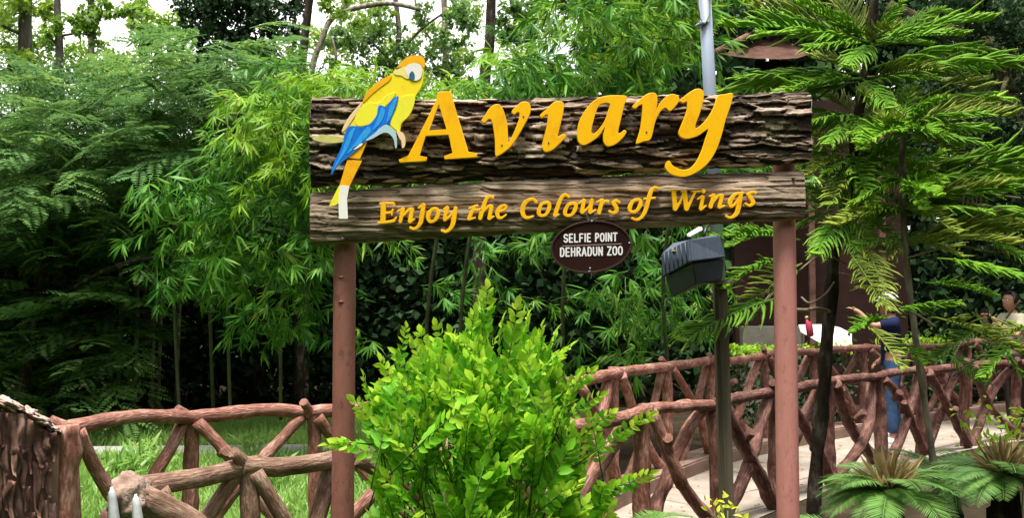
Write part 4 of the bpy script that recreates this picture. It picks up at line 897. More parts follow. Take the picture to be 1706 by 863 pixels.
t2 = araucaria('thinner norfolk pine with a pale knotty stem at the right', [(1562, 1100), (1560, 830), (1545, 700), (1525, 560), (1510, 430), (1503, 300), (1504, 222), (1506, 190)], 5.0, .019, .013, M['trunk_pale'],
    [(1505, 218, [(1572, 160, -.3), (1640, 205, .2), (1682, 182, -.2), (1640, 232, -.5), (1590, 250, .4), (1440, 150, .2), (1425, 215, -.4), (1450, 255, .3), (1520, 140, .6), (1610, 185, .4), (1470, 190, -.6), (1560, 215, -.8), (1530, 185, .2)]),
     (1503, 300, [(1565, 248, -.5), (1600, 290, -.3), (1705, 252, .3), (1660, 300, .1), (1430, 280, .4), (1420, 330, -.3), (1540, 340, -.8), (1740, 280, .6), (1640, 262, .5), (1570, 300, -.6), (1470, 300, .2)]),
     (1507, 345, [(1672, 290, .3), (1700, 305, -.3), (1640, 345, -.5), (1590, 380, -.6), (1440, 352, -.4), (1395, 365, -.5), (1460, 320, .4), (1745, 360, .2)]),
     (1510, 400, [(1720, 372, -.1), (1690, 398, -.4), (1600, 420, -.6), (1430, 400, -.3), (1440, 470, -.5), (1560, 385, .4), (1650, 372, .4)])],
    [(1440, 400, 4.9, 1478, 505, 4.6, 4), (1420, 420, 4.8, 1462, 500, 4.5, 4), (1440, 535, 4.5, 1500, 606, 4.3, 4), (1475, 532, 4.6, 1428, 545, 4.4, 0),
     (1560, 430, 4.7, 1706, 452, 4.4, 1), (1590, 440, 4.6, 1740, 462, 4.3, 1), (1540, 470, 4.8, 1650, 486, 4.6, 0), (1480, 520, 4.7, 1590, 498, 4.5, 5), (1560, 530, 4.8, 1700, 578, 4.4, 4),
     (1730, 548, 4.8, 1650, 560, 4.6, 4), (1700, 560, 5.1, 1640, 620, 4.9, 0), (1640, 540, 5.4, 1560, 592, 5.2, 0), (1620, 520, 5.5, 1700, 610, 5.3, 3), (1580, 590, 5.6, 1640, 630, 5.4, 3), (1640, 400, 5.0, 1720, 430, 4.8, 1), (1480, 570, 5.1, 1540, 600, 4.9, 0)])
# bare dry branches
for pts, dd in (([(1390, 470), (1375, 490), (1350, 505), (1335, 495)], 5.1), ([(1398, 455), (1440, 465), (1470, 480), (1500, 500)], 5.1), ([(1505, 315), (1560, 308), (1620, 318), (1700, 330)], 4.9),
                ([(1505, 320), (1570, 325), (1640, 345), (1700, 350)], 4.85), ([(1345, 392), (1400, 380)], 5.2), ([(1330, 452), (1370, 425), (1410, 440)], 5.2), ([(1512, 430), (1590, 410), (1660, 420), (1706, 418)], 4.9),
                ([(1480, 505), (1520, 520), (1560, 545)], 4.7), ([(1700, 500), (1670, 540), (1650, 580)], 4.9), ([(1300, 470), (1260, 520), (1330, 440)], 5.3), ([(1700, 560), (1640, 590), (1590, 625)], 5.1), ([(1240, 470), (1210, 452)], 4.9)):
    tube('dead_branch', catmull([P(x, y, dd + .04 * i) for i, (x, y) in enumerate(pts)], 5), .0055, M['twig'], t2 if pts[0][0] > 1450 else t1, 6)
for k in range(5):
    tube('dead_branch', [P(1600 + 6 * k, 318, 4.88), P(1606 + 7 * k, 325, 4.86), P(1603 + 8 * k, 352 + 3 * k, 4.86)], .003, M['twig'], t2, 5)

# ------------------------------------------------------------------ cycads, bottom right
def cycad_frond(seed, n=40):
    rs = np.random.RandomState(seed); t = np.repeat(np.linspace(.08, 1, n), 2); sg = np.tile([-1, 1], n)
    z = .55 * t - .62 * t * t; pos = np.stack([t, np.zeros_like(t), z], -1)
    Lb = .30 * np.sin(math.pi * (t * .86 + .10)) ** .8 + .04
    X = np.stack([.45 + .5 * t + 0 * t, sg * 1.0, .28 - .5 * t + rs.normal(size=len(t)) * .05], -1); N = np.stack([0 * t, sg * -.3, 1 + 0 * t], -1)
    V1 = leaves(T_narrow(.075, .12), pos, X, N, Lb)
    V2 = tube_np([(s, 0, .55 * s - .62 * s * s) for s in np.linspace(0, 1, 8)], np.linspace(.012, .004, 8), 5)
    return npmesh('frond', *cat([V1, V2]), 3)
CF = []
for s in range(3):
    me = cycad_frond(s); me.materials.append(M['cycad']); CF.append(me)
def cycad(label, px, py, d, R, n, dry, lift=1.0):
    c = P(px, py, d); root = empty('cycad', (c.x, c.y, 0)); tag(root, label, 'cycad', 'cycads in the bed by the path')
    blob('trunk', (c.x, c.y, c.z * .5 - .02), (.09, .09, c.z * .5 + .03), px, M['trunk_dark'], root, amp=.3, fr=4)
    for k in range(n):
        an = k * 2.399 + rnd.uniform(-.2, .2); el = rnd.uniform(-.3, .35) * lift; L_ = R * rnd.uniform(.85, 1.15)
        o = bpy.data.objects.new('frond', CF[k % 3]); link(o, root)
        o.matrix_local = Matrix.Translation((0, 0, c.z)) @ Matrix.Rotation(an, 4, 'Z') @ Matrix.Rotation(-el, 4, 'Y') @ Matrix.Rotation(rnd.uniform(-.2, .2), 4, 'X') @ Matrix.Scale(L_, 4)
    if dry:
        m = 110; an = nr.uniform(0, 6.28, m); el = nr.uniform(.5, 1.5, m); X = np.stack([np.cos(an) * np.cos(el), np.sin(an) * np.cos(el), np.sin(el)], -1)
        pos = np.array([c.x, c.y, c.z]) + X * .03; o = add('dry_leaves', npmesh('dry_leaves', *leaves(T_narrow(.10, .2), pos, X, rdir(m), nr.uniform(.12, .22, m)), 3), M['cycad_dry'], root); o['kind'] = 'stuff'
cycad('cycad with a straw-coloured crown just right of the red post', 1482, 822, 4.55, .33, 34, True)
cycad('cycad with a straw-coloured crown at the lower right corner', 1672, 796, 4.75, .35, 34, True)
cycad('dark dull cycad behind the other two in the bed', 1575, 800, 5.5, .40, 18, False)
cycad('small blue-green cycad at the foot of the fence right of the bush', 1040, 905, 5.2, .42, 18, False)
cycad('low cycad at the bottom edge between sign post and pine', 1420, 905, 4.5, .34, 16, False)
def herb(name, label, cat_, px, py, d, r, n, size, mat, T=None):
    c = P(px, py, d); g = empty(name, (c.x, c.y, 0)); tag(g, label, cat_)
    pos = np.array([c.x, c.y, c.z]) + nr.normal(size=(n, 3)) * np.array([r, r, r * .8]) * .5
    V = leaves(T or T_leaf(.5), pos, rdir(n, .3), rdir(n, 1.2), nr.uniform(.7, 1.2, n) * size)
    o = add('foliage', npmesh('foliage', *V, 3), M[mat], g); o['kind'] = 'stuff'
    for k in range(4):
        tube('stem', [(c.x + .01 * k, c.y, -.02), (c.x + rnd.uniform(-r, r) * .5, c.y, c.z)], [.006, .003], M['stem_green'], g, 5)
M['lime'] = leafmat('lime_leaf', [(0, (.42, .55, .03)), (.5, (.58, .66, .05)), (1, (.70, .72, .09))], .4)
herb('lime_sprig', 'small yellow-green sprig at the bottom edge left of the right post', 'plant', 1208, 852, 3.9, .09, 26, .045, 'lime')
herb('pale_shrub', 'pale fresh green shrub at the right edge above the cycad', 'plant', 1690, 735, 5.6, .28, 220, .055, 'hedge')

# ------------------------------------------------------------------ lawn grass
n = 60000
gy = 5.6 + nr.rand(n) ** .8 * 6.6; gx = -6.5 + nr.rand(n) * 7.0
keep = ~((np.abs(gy - 9.7) < .34)); gx, gy = gx[keep], gy[keep]; n = len(gx)
patch = np.array([noise.noise(Vector((a * .9, b * .9, 0))) for a, b in zip(gx, gy)])
pos = np.stack([gx, gy, np.zeros(n)], -1); X = nr.normal(size=(n, 3)) * .45; X[:, 2] = 1
N = nr.normal(size=(n, 3)); N[:, 2] = .1; N[:, 1] -= .6
GS = (.055 + .05 * nr.rand(n) + .09 * np.clip(patch, 0, 1) + .05 * (nr.rand(n) > .97))
o = add('grass', npmesh('grass', *leaves((np.array([(0, .05, 0), (0, -.05, 0), (.6, .04, -.06), (.6, -.04, -.06), (1, 0, -.22)], float), np.array([(0, 1, 3), (0, 3, 2), (2, 3, 4)])), pos, X, N, GS * 1.5), 3), M['grass'])
tag(o, 'short bright green grass and weeds on the lawn behind the left fence', 'grass', kind='stuff')
for px, py, d, r, nn in ((250, 742, 8.6, .35, 160), (205, 765, 8.2, .3, 110), (450, 800, 7.6, .25, 90), (620, 760, 7.8, .3, 120), (420, 735, 9.2, .25, 70)):
    c = P(px, py, d); m = nn; an = nr.uniform(0, 6.28, m); el = nr.uniform(.3, 1.3, m)
    X = np.stack([np.cos(an) * np.cos(el), np.sin(an) * np.cos(el), np.sin(el)], -1); pp = np.array([c.x, c.y, 0.02]) + np.concatenate([nr.normal(size=(m, 2)) * r * .3, nr.rand(m, 1) * .22], 1)
    o = add('weed_clump', npmesh('weed_clump', *leaves(T_narrow(.16, .25), pp, X, rdir(m, 1), nr.uniform(.08, .2, m)), 3), M['grass'])
    tag(o, {250: 'bushiest weed clump on the lawn by the left fence', 205: 'low weed clump nearest the bark wall', 450: 'weed clump under the short lower left rail', 620: 'weed clump just right of the left post', 420: 'small weed clump beside the grey footpath'}[px], 'weeds', 'weeds on the lawn', 'stuff')

# ------------------------------------------------------------------ bamboo
def bamboo_spray(seed, fans=7, mat='bamboo', ll=.19):
    rs = np.random.RandomState(seed); Ps, Xs, Ns, S = [], [], [], []; parts = []
    Lt = .5
    pth = [(t * Lt, .05 * math.sin(4 * t + seed) * Lt, -.45 * t * t * Lt + .12 * t * Lt) for t in np.linspace(0, 1, 7)]
    parts.append(tube_np(pth, np.linspace(.004, .0015, 7), 4, cap=False))
    for f in range(fans):
        t = (f + .9) / fans; k = int(t * 6); b = np.array(pth[min(6, k)]) + rs.normal(size=3) * .02
        side = rs.choice([-1, 1]); m = rs.randint(5, 9)
        off = np.array([.35, side * rs.uniform(.3, 1.0), rs.uniform(-.4, .2)]) * .12 * (1 if t < .95 else .2); e = b + off
        parts.append(tube_np([b, e], [.0015, .001], 3, cap=False))
        fd = unit(np.array([.6, side * .5 * (t < .95), -.55]))
        ax = unit(np.cross(fd, rs.normal(size=3)))
        for j in range(m):
            a = (j - (m - 1) / 2) * rs.uniform(.22, .48) + rs.normal() * .12; d = fd * math.cos(a) + ax * math.sin(a)
            Ps.append(e); Xs.append(d + np.array([0, 0, -.18]) + rs.normal(size=3) * .10); Ns.append(np.cross(d, ax) * 1.0 + rs.normal(size=3) * .35 + np.array([0, 0, .9])); S.append(ll * rs.uniform(.65, 1.15))
    parts.append(leaves(T_narrow(.115, .18), Ps, Xs, Ns, S))
    me = npmesh('leaf_spray', *cat(parts), 3); me.materials.append(M[mat]); return me
BS = [bamboo_spray(s, (8, 6, 9, 7, 8, 5, 8)[s], 'bamboo', (.19, .22, .17, .20, .18, .23, .15)[s]) for s in range(7)] + [bamboo_spray(s + 9, 9, 'bamboo2', .17) for s in range(3)]
def inpoly(poly, x, y): return inside(poly, x, y)
def spray_obj(root, meshes, p, az, pitch, roll, s, name='leaf_spray'):
    o = bpy.data.objects.new(name, meshes[rnd.randrange(len(meshes))]); link(o, root)
    o.matrix_local = Matrix.Translation(Vector(p) - root.location) @ Matrix.Rotation(az, 4, 'Z') @ Matrix.Rotation(pitch, 4, 'Y') @ Matrix.Rotation(roll, 4, 'X') @ Matrix.Scale(s, 4)
def clump(name, label, base, regions, culms, group=None):
    root = empty(name, base); tag(root, label, 'bamboo', group)
    for poly, n, d0, d1, ms, s in regions:
        xs = [p[0] for p in poly]; ys = [p[1] for p in poly]; k = 0
        while k < n:
            x, y = rnd.uniform(min(xs), max(xs)), rnd.uniform(min(ys), max(ys))
            if not inpoly(poly, x, y): continue
            if x > 1165 and 15 < y < 135: continue
            d = rnd.uniform(d0, d1); q = P(x, y, d)
            spray_obj(root, ms, q, rnd.uniform(-math.pi, 0) + rnd.uniform(-.4, .4), rnd.uniform(-.5, .7), rnd.uniform(-.6, .6), s * rnd.uniform(.75, 1.2)); k += 1
    for pts, r in culms:
        tube('culm', catmull([P(*p) for p in pts], 5), r, M['culm'], root, 7)
    return root
M['culm'] = mottled('bamboo_culm', [(.3, (.03, .04, .018)), (.7, (.08, .085, .04))], 9, .5, .3)
G, Y2, MX = BS[:7], BS[7:], BS
clump('bamboo_clump', 'bamboo clump with fan-shaped leaves left of the sign', (P(420, 700, 9.8).x, 9.8, 0), [
    ([(300, 300), (345, 235), (420, 170), (480, 110), (560, 120), (600, 200), (600, 420), (520, 520), (420, 470), (300, 420), (255, 360), (240, 280)], 130, 8.4, 9.6, G, 1.0),
    ([(400, 180), (480, 110), (620, 120), (620, 360), (420, 330)], 60, 8.3, 9.2, Y2, .9),
    ([(245, 400), (420, 440), (540, 440), (545, 600), (470, 590), (380, 510), (240, 480)], 34, 8.8, 9.8, G, .95),
    ([(600, 130), (760, 130), (760, 175), (600, 175)], 26, 8.6, 9.6, Y2, .9)],
    [([(300 + 28 * k, 700, 10.2 + .2 * (k % 3)), (290 + 30 * k, 500, 10.1), (290 + 34 * k, 330, 9.9)], .02) for k in (0, 2, 3, 6)])
clump('bamboo_clump', 'larger bamboo clump behind the sign, lush above the plank and dim below it', (P(960, 700, 9.8).x, 9.8, 0), [
    ([(860, 60), (900, 20), (1000, -40), (1170, -60), (1260, 60), (1300, 330), (700, 330), (780, 130)], 170, 7.9, 9.4, G, 1.05),
    ([(850, 60), (960, -30), (1180, -60), (1240, 90), (1180, 130), (860, 110)], 50, 8.3, 9.2, Y2, .95),
    ([(590, 380), (1200, 370), (1190, 560), (1080, 600), (900, 560), (720, 500), (600, 600)], 50, 9.8, 11.0, G, 1.15)],
    [([(700 + 60 * k, 690, 10.2), (720 + 55 * k, 450, 10.0), (760 + 55 * k, 230, 9.8)], .022) for k in (0, 1, 4, 7)])

# ------------------------------------------------------------------ feathery trees at the left
def feather_spray(seed):
    rs = np.random.RandomState(seed); parts = []
    tw = [(t * .55, .05 * math.sin(3 * t + seed), .10 * t - .22 * t * t) for t in np.linspace(0, 1, 6)]
    parts.append(tube_np(tw, np.linspace(.005, .002, 6), 4, cap=False)); Ps, Xs, Ns, S = [], [], [], []
    for f in range(10):
        t = .1 + .9 * f / 9; b = np.array([t * .55, .05 * math.sin(3 * t + seed), .10 * t - .22 * t * t]); sg = -1 if f % 2 else 1
        d = unit(np.array([.75, sg * .8 * (1 if f < 9 else 0), rs.uniform(-.25, .15)])); L_ = rs.uniform(.18, .30); sd = unit(np.cross(d, [0, 0, 1])); nn = np.cross(sd, d) + rs.normal(size=3) * .15
        for k in range(11):
            u = .08 + .92 * k / 10; p = b + d * L_ * u + np.array([0, 0, -.25 * L_ * u * u])
            for s2 in (-1, 1):
                Ps.append(p); Xs.append(d * .45 + sd * s2 + rs.normal(size=3) * .08); Ns.append(nn); S.append(.058 * math.sin(math.pi * (u * .75 + .2)) + .008)
    parts.append(leaves(T_quad(.48), Ps, Xs, Ns, S)); me = npmesh('leaf_spray', *cat(parts), 3); me.materials.append(M['feather']); return me
FS = [feather_spray(s) for s in range(6)]
def feathery(label, base, regions, limbs, mass_=None):
    root = empty('feathery_tree', base); tag(root, label, 'tree', 'fine-leaved trees at the left')
    for poly, n, d0, d1, s in regions:
        xs = [p[0] for p in poly]; ys = [p[1] for p in poly]; k = 0
        while k < n:
            x, y = rnd.uniform(min(xs), max(xs)), rnd.uniform(min(ys), max(ys))
            if not inpoly(poly, x, y): continue
            y2 = round(y / 42 + .8 * math.sin(x * .013)) * 42 + rnd.gauss(0, 12)
            spray_obj(root, FS, P(x, y2, rnd.uniform(d0, d1)), rnd.uniform(-math.pi, 0) + rnd.uniform(-.5, .5), rnd.uniform(-.35, .35), rnd.uniform(-.35, .35), s * rnd.uniform(.8, 1.3)); k += 1
    if mass_:
        m, px0, px1, py0, py1, d0, d1 = mass_; cc = np.array([P(rnd.uniform(px0, px1), rnd.uniform(py0, py1), rnd.uniform(d0, d1)) for _ in range(m // 60)])
        pos = cc[nr.randint(len(cc), size=m)] + nr.normal(size=(m, 3)) * np.array([.32, .25, .10])
        o = add('foliage', npmesh('foliage', *leaves(T_quad(.45), pos, rdir(m, -.1), rdir(m, 1.6), nr.uniform(.05, .09, m)), 3), M['feather'], root); o['kind'] = 'stuff'
    for pts, r in limbs:
        pth = catmull([P(*p) for p in pts], 5); tube('limb', pth, np.linspace(r, r * .5, len(pth)), M['trunk_dark'], root, 8, .2)
feathery('fine-leaved feathery tree whose top spreads below the white sky at the left', (P(260, 700, 12.6).x, 12.6, 0),
    [([(-60, 150), (40, 110), (180, 85), (330, 90), (500, 100), (530, 180), (470, 330), (300, 420), (-60, 420)], 300, 10.0, 12.6, 1.15)],
    [([(250, 700, 12.8), (240, 450, 12.6), (200, 250, 12.3)], .09), ([(240, 450, 12.6), (330, 300, 12.2), (420, 180, 12)], .04), ([(240, 430, 12.6), (120, 330, 12.2), (30, 260, 12)], .04)], (60000, -80, 540, 120, 400, 12.4, 13.4))
feathery('darker fine-leaved tree with drooping boughs above the bark wall', (P(60, 700, 10.6).x, 10.6, 0),
    [([(-60, 330), (120, 320), (330, 400), (420, 470), (240, 560), (150, 640), (-60, 650)], 190, 10.6, 12.0, 1.15)],
    [([(30, 700, 10.7), (60, 520, 10.6), (90, 360, 10.5)], .07), ([(60, 520, 10.6), (200, 440, 10.2), (330, 430, 10)], .03), ([(45, 600, 10.6), (150, 560, 10.2)], .025)])

# ------------------------------------------------------------------ background trees
def tree(name, label, group, trunks, tm, clumps, lm_, leaf, dens, flat=.8):
    g = P(*trunks[0][0][0]); root = empty(name, (g.x, g.y, 0)); tag(root, label, 'tree', group)
    for k, (pts, r) in enumerate(trunks):
        pp = [P(*p) for p in pts]
        if k == 0: pp = [Vector((pp[0].x, pp[0].y, -.05))] + pp
        pth = catmull(pp, 5)
        tube('trunk' if k == 0 else 'limb', pth, np.linspace(r, r * .6, len(pth)), tm, root, 12, .18, k)
    pos = []
    for px, py, d, r in clumps:
        c = np.array(P(px, py, d)); rw = r / F * d; m = int(dens * rw * rw * 330)
        sub = c + rdir(max(3, int(m / 26))) * rw * nr.uniform(.35, 1.0, (max(3, int(m / 26)), 1))
        pos.append(sub[nr.randint(len(sub), size=m)] + nr.normal(size=(m, 3)) * rw * np.array([.17, .17, .11]))
    pos = np.concatenate(pos); m = len(pos)
    o = add('crown', npmesh('crown', *leaves(T_quad(.62), pos, rdir(m, -.3), rdir(m, flat), nr.uniform(.6, 1.25, m) * leaf * .8), 3), M[lm_], root); o['kind'] = 'stuff'
    return root
tree('tall_tree', 'tall tree with a thick grey trunk at the top left corner', 'tall trees behind the thicket', [([(52, 330, 14.2), (44, 120, 14.2), (42, 40, 14.2), (48, -80, 14.2)], .135), ([(44, 60, 14.2), (10, 45, 14.1), (-30, 20, 14)], .03)], M['trunk'],
     [(30, -20, 14, 60), (80, 15, 13.8, 26), (10, 100, 14, 26), (45, 90, 13.9, 22), (-30, 40, 14, 40), (60, 150, 13.6, 40)], 'crown_light', .13, 9)
tree('tall_tree', 'slim tree with a reddish trunk second from the top left corner', 'tall trees behind the thicket', [([(100, 320, 13.6), (99, 90, 13.6), (96, 20, 13.6), (94, -80, 13.6)], .07), ([(98, 60, 13.6), (130, 55, 13.5), (160, 60, 13.4)], .02), ([(98, 75, 13.6), (70, 50, 13.5)], .02)], M['trunk'],
     [(118, 38, 13.4, 26), (150, 30, 13.4, 24), (90, 50, 13.4, 20), (178, 15, 13.4, 20), (160, 70, 13.6, 18), (205, 8, 13.5, 18)], 'crown_light', .12, 12)
tree('tall_tree', 'light green rounded tree left of the dark crown', 'tall trees behind the thicket', [([(290, 260, 15), (285, 130, 15), (280, 60, 15)], .06)], M['trunk'],
     [(250, 45, 15, 32), (290, 40, 15, 30), (255, 80, 15, 24), (290, 95, 15, 30), (225, 25, 15, 20), (235, 130, 14.6, 36), (160, 130, 14.6, 36), (190, 110, 14.6, 26)], 'crown_light', .12, 15)
tree('tall_tree', 'tree with a dense dark crown and bent limbs left of the parrot', 'tall trees behind the thicket', [([(430, 300, 14), (425, 120, 14), (395, 65, 14), (350, 40, 14), (345, -60, 14)], .12), ([(395, 65, 14), (420, 40, 14), (450, 0, 14), (470, -60, 14)], .07), ([(345, 0, 14), (355, 20, 13.9), (340, 60, 13.9)], .04)], M['trunk_dark'],
     [(335, 65, 13.8, 36), (365, 20, 13.8, 40), (400, 75, 13.8, 34), (430, 15, 13.8, 42), (470, 50, 13.8, 34), (440, 80, 13.8, 26), (395, -10, 13.8, 40), (320, 10, 13.9, 34), (490, 10, 13.9, 28), (350, 100, 13.8, 28)], 'crown_dark', .11, 22)
tree('tall_tree', 'leaning dark trunk just left of the parrot head', 'tall trees behind the thicket', [([(500, 300, 13), (502, 130, 13), (508, 60, 13), (524, -60, 13)], .085)], M['trunk_dark'],
     [(500, 130, 13, 26), (545, -5, 13, 24), (480, 90, 13, 18), (560, 12, 13, 26), (470, 130, 13, 26)], 'crown_light', .11, 11)
tree('tall_tree', 'pale forked tree with curving limbs behind the parrot', 'tall trees behind the thicket', [([(512, 300, 13.8), (518, 130, 13.8), (535, 70, 13.8), (560, 25, 13.8), (640, 5, 13.8), (700, 15, 13.8)], .055), ([(552, 300, 14), (548, 140, 14), (560, 100, 14), (552, 60, 14)], .035), ([(560, 25, 13.8), (600, -20, 13.8)], .03)], M['trunk_pale'],
     [(590, 20, 15, 30), (545, 110, 14, 20), (560, 150, 14, 22), (640, 20, 15, 22), (690, 130, 14.4, 24), (720, 145, 14.4, 24)], 'crown_light', .11, 9)
tree('tall_tree', 'thin grey-green tree with the sky glinting through behind the parrot', 'tall trees behind the thicket', [([(655, 300, 17), (650, 130, 17), (665, 60, 17), (650, -60, 17)], .07), ([(662, 90, 17), (700, 50, 17), (740, 20, 17)], .03), ([(660, 110, 17), (610, 60, 17)], .03)], M['trunk'],
     [(600, 70, 17, 36), (640, 50, 17, 32), (625, 110, 17, 32), (680, 80, 17, 30), (715, 100, 17, 30), (740, 60, 17, 26), (760, 110, 17, 28), (590, 130, 17, 30), (700, 20, 17, 24), (560, 60, 17, 24), (770, 25, 17, 28)], 'crown_mid', .12, 10)
tree('tall_tree', 'straight dark trunk rising above the letter v of the sign', 'tall trees behind the thicket', [([(800, 320, 12), (808, 130, 12), (816, 60, 12), (821, -80, 12)], .095)], M['trunk_dark'],
     [(780, 30, 12.4, 24), (850, 70, 12.4, 30), (855, 120, 12.2, 24), (845, 20, 12.4, 28), (770, 60, 12.6, 18), (780, 150, 12.3, 20), (880, 10, 12.4, 34), (900, 50, 12.6, 34), (940, 0, 12.6, 40)], 'crown_mid', .11, 13)
tree('tall_tree', 'dark tree filling the gap between grey pole and pine tops', 'tall trees behind the thicket', [([(1285, 300, 15.5), (1290, 120, 15.5), (1280, -60, 15.5)], .12)], M['trunk_dark'],
     [(1220, 10, 15, 45), (1260, 40, 15, 45), (1310, 10, 15, 50), (1360, 60, 15, 50), (1220, 60, 15, 40), (1400, 0, 15, 60), (1450, 50, 15, 60), (1500, 10, 15, 60), (1100, 0, 15, 50), (1160, 20, 15, 50), (1020, 0, 15, 50), (1000, 60, 15, 45)], 'crown_dark', .12, 16)
tree('tall_tree', 'big shady tree with a heavy bent limb at the top right corner', 'tall trees behind the thicket', [([(1745, 430, 12.5), (1722, 300, 12.5), (1698, 220, 12.5), (1686, 140, 12.5), (1710, 60, 12.5)], .15), ([(1690, 150, 12.5), (1665, 95, 12.4), (1615, 62, 12.3), (1560, 45, 12.2), (1480, 10, 12.2)], .14), ([(1660, 220, 12.3), (1668, 165, 12.3), (1680, 120, 12.4)], .05)], M['trunk_moss'],
     [(1560, 130, 11, 55), (1600, 10, 11, 50), (1650, 30, 10.9, 50), (1700, 60, 10.8, 55), (1730, 130, 11, 50), (1600, 180, 11, 50), (1640, 220, 11, 55), (1700, 210, 11, 50), (1560, 260, 11.2, 55), (1650, 300, 11.2, 55), (1720, 320, 11.2, 55), (1590, 340, 11.3, 50), (1680, 390, 11.3, 50)], 'crown_dark', .085, 22)

tree('tall_tree', 'hazy far tree showing pale green between the two left trunks', 'tall trees behind the thicket', [([(150, 330, 22), (152, 60, 22), (150, -80, 22)], .10)], M['trunk'],
     [(20, 70, 22, 40), (75, 60, 22, 30), (140, 95, 22, 44), (190, 120, 21, 44), (230, 10, 22, 30), (20, 20, 22, 36), (150, 10, 22, 26), (60, 125, 22, 50), (330, 120, 22, 50)], 'crown_light', .15, 6)
tree('tall_tree', 'far yellow-green tree filling the sky gap right of the parrot head', 'tall trees behind the thicket', [([(745, 330, 20), (742, 60, 20), (735, -80, 20)], .09), ([(742, 90, 20), (700, 40, 20), (690, -20, 20)], .03)], M['trunk_pale'],
     [(720, 60, 20, 36), (770, 90, 20, 36), (560, 80, 20, 36), (600, 40, 20, 40), (650, 90, 20, 40), (690, 130, 20, 40), (780, 20, 20, 36), (740, 130, 20, 40), (860, 60, 20, 40), (860, 120, 20, 40), (520, 60, 20, 30), (620, -10, 20, 36), (560, 140, 20, 40)], 'crown_light', .13, 7)

# ------------------------------------------------------------------ deep woodland behind everything, and added leaf masses that block skylight
def mass(x0, x1, y0, y1, ztop, n, leaf):
    X = nr.uniform(x0, x1, n); Yy = nr.uniform(y0, y1, n)
    zt = np.array([ztop(a) for a in X]); Z = nr.rand(n) ** .85 * zt
    if 13 < y0 < 15:      # nothing grows where the hut stands
        k_ = ~((X > 2.9) & (X < 6.1)); X, Yy, Z = X[k_], Yy[k_], Z[k_]; n = len(X)
    return leaves(T_quad(.7), np.stack([X, Yy, Z], -1), rdir(n, -.2), rdir(n, .5), nr.uniform(.7, 1.3, n) * leaf)
def zt(x):
    if x < -.5: return 4.0 + .35 * math.sin(x * 1.9) + .25 * math.sin(x * 5.1)
    if x < 1.5: return 5.0 + .4 * math.sin(x * 3)
    return 7.4 + .5 * math.sin(x * 1.3)
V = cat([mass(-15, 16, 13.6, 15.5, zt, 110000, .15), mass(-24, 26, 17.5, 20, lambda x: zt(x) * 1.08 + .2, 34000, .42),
         mass(-18, 18, -12, -7, lambda x: 10.5 + math.sin(x), 22000, .8), mass(-13, -9, -9, 13, lambda x: 9, 14000, .8), mass(12.5, 16.5, -9, 13, lambda x: 9, 14000, .8)])  # this row: unseen masses behind and beside camera, added to cut front skylight
o = add('woodland', npmesh('woodland', *V, 3), M['wood']); tag(o, 'dense dark woodland undergrowth behind the bamboo and trees, plus added unseen masses blocking skylight', 'woodland', kind='stuff')
bm = bmesh.new(); NX, NY = 70, 14; rows = []  # solid dark backdrop slope, added to block bright sky gaps in the woodland
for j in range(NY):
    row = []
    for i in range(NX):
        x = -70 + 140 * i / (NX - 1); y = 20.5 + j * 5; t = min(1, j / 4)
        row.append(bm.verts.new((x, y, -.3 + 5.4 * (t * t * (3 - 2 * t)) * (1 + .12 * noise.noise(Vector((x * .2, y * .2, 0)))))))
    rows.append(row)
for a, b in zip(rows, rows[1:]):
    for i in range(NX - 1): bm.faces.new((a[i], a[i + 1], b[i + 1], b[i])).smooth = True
o = add('backdrop_slope', from_bm('backdrop_slope', bm), M['backdrop']); o['kind'] = 'structure'
for k, (px, d) in enumerate(((195, 12.9), (222, 13.1), (250, 12.7), (262, 13.2), (292, 12.8))):
    a = P(px, 700, d); tube_o = tube('sapling', [(a.x, a.y, -.05), (a.x + .03, a.y, 1.5), (a.x - .04 + .02 * k, a.y, 3.6)], .028, M['trunk_pale'], None, 7)
    tag(tube_o, ['leftmost of the thin bare stems in the dark thicket', 'thin bare stem second from the left in the dark thicket', 'middle thin bare stem in the dark thicket', 'thin bare stem fourth from the left in the dark thicket', 'rightmost of the thin bare stems in the dark thicket'][k], 'sapling', 'bare sapling stems in the dark thicket')

# ------------------------------------------------------------------ hut, boards, hedge on the right
HD = 14.2
hc = P(1420, 500, HD); hut = empty('hut', (hc.x, HD + 1.5, 0)); tag(hut, 'dark maroon hut with a curved rust-brown roof behind the pines', 'hut')
def wall_box(name, pxl, pxr, ztop, y, th, mat, par_):
    a = P(pxl, 500, y).x; b = P(pxr, 500, y).x
    return box(name, ((a + b) / 2, y + th / 2, ztop / 2 - .03), (b - a, th, ztop + .06), mat, par_)
wall_box('wall', 1225, 1500, 4.7, HD, .2, M['hutwall'], hut)
wall_box('side_wall', 1500, 1512, 4.6, HD, 1.6, M['hutwall'], hut)
wall_box('upper_wall', 1262, 1345, 5.55, HD + .9, .1, M['hutwall'], hut)
for px in (1352, 1470):
    a = P(px, 500, HD).x; box('pilaster', (a, HD - .035, 2.2), (.09, .06, 4.4), M['roof'], hut)
def roofpanel(pts_front, pts_back, th=.06):
    bm = bmesh.new(); N = len(pts_front); rows = []
    for k in range(13):
        t = k / 12; row = []
        for a, b in zip(pts_front, pts_back):
            q = a.lerp(b, t) + Vector((0, 0, -.25 * math.sin(math.pi * t) * .6)); row.append(bm.verts.new(q + Vector((0, 0, .02 * (k % 2)))))
        rows.append(row)
    for a, b in zip(rows, rows[1:]):
        for j in range(N - 1): bm.faces.new((a[j], a[j + 1], b[j + 1], b[j]))
    bmesh.ops.solidify(bm, geom=bm.faces[:], thickness=th); return from_bm('roof', bm)
fr = [P(x, y, HD - .9) for x, y in ((1193, 88), (1230, 94), (1260, 97), (1300, 98), (1330, 96), (1352, 88))]
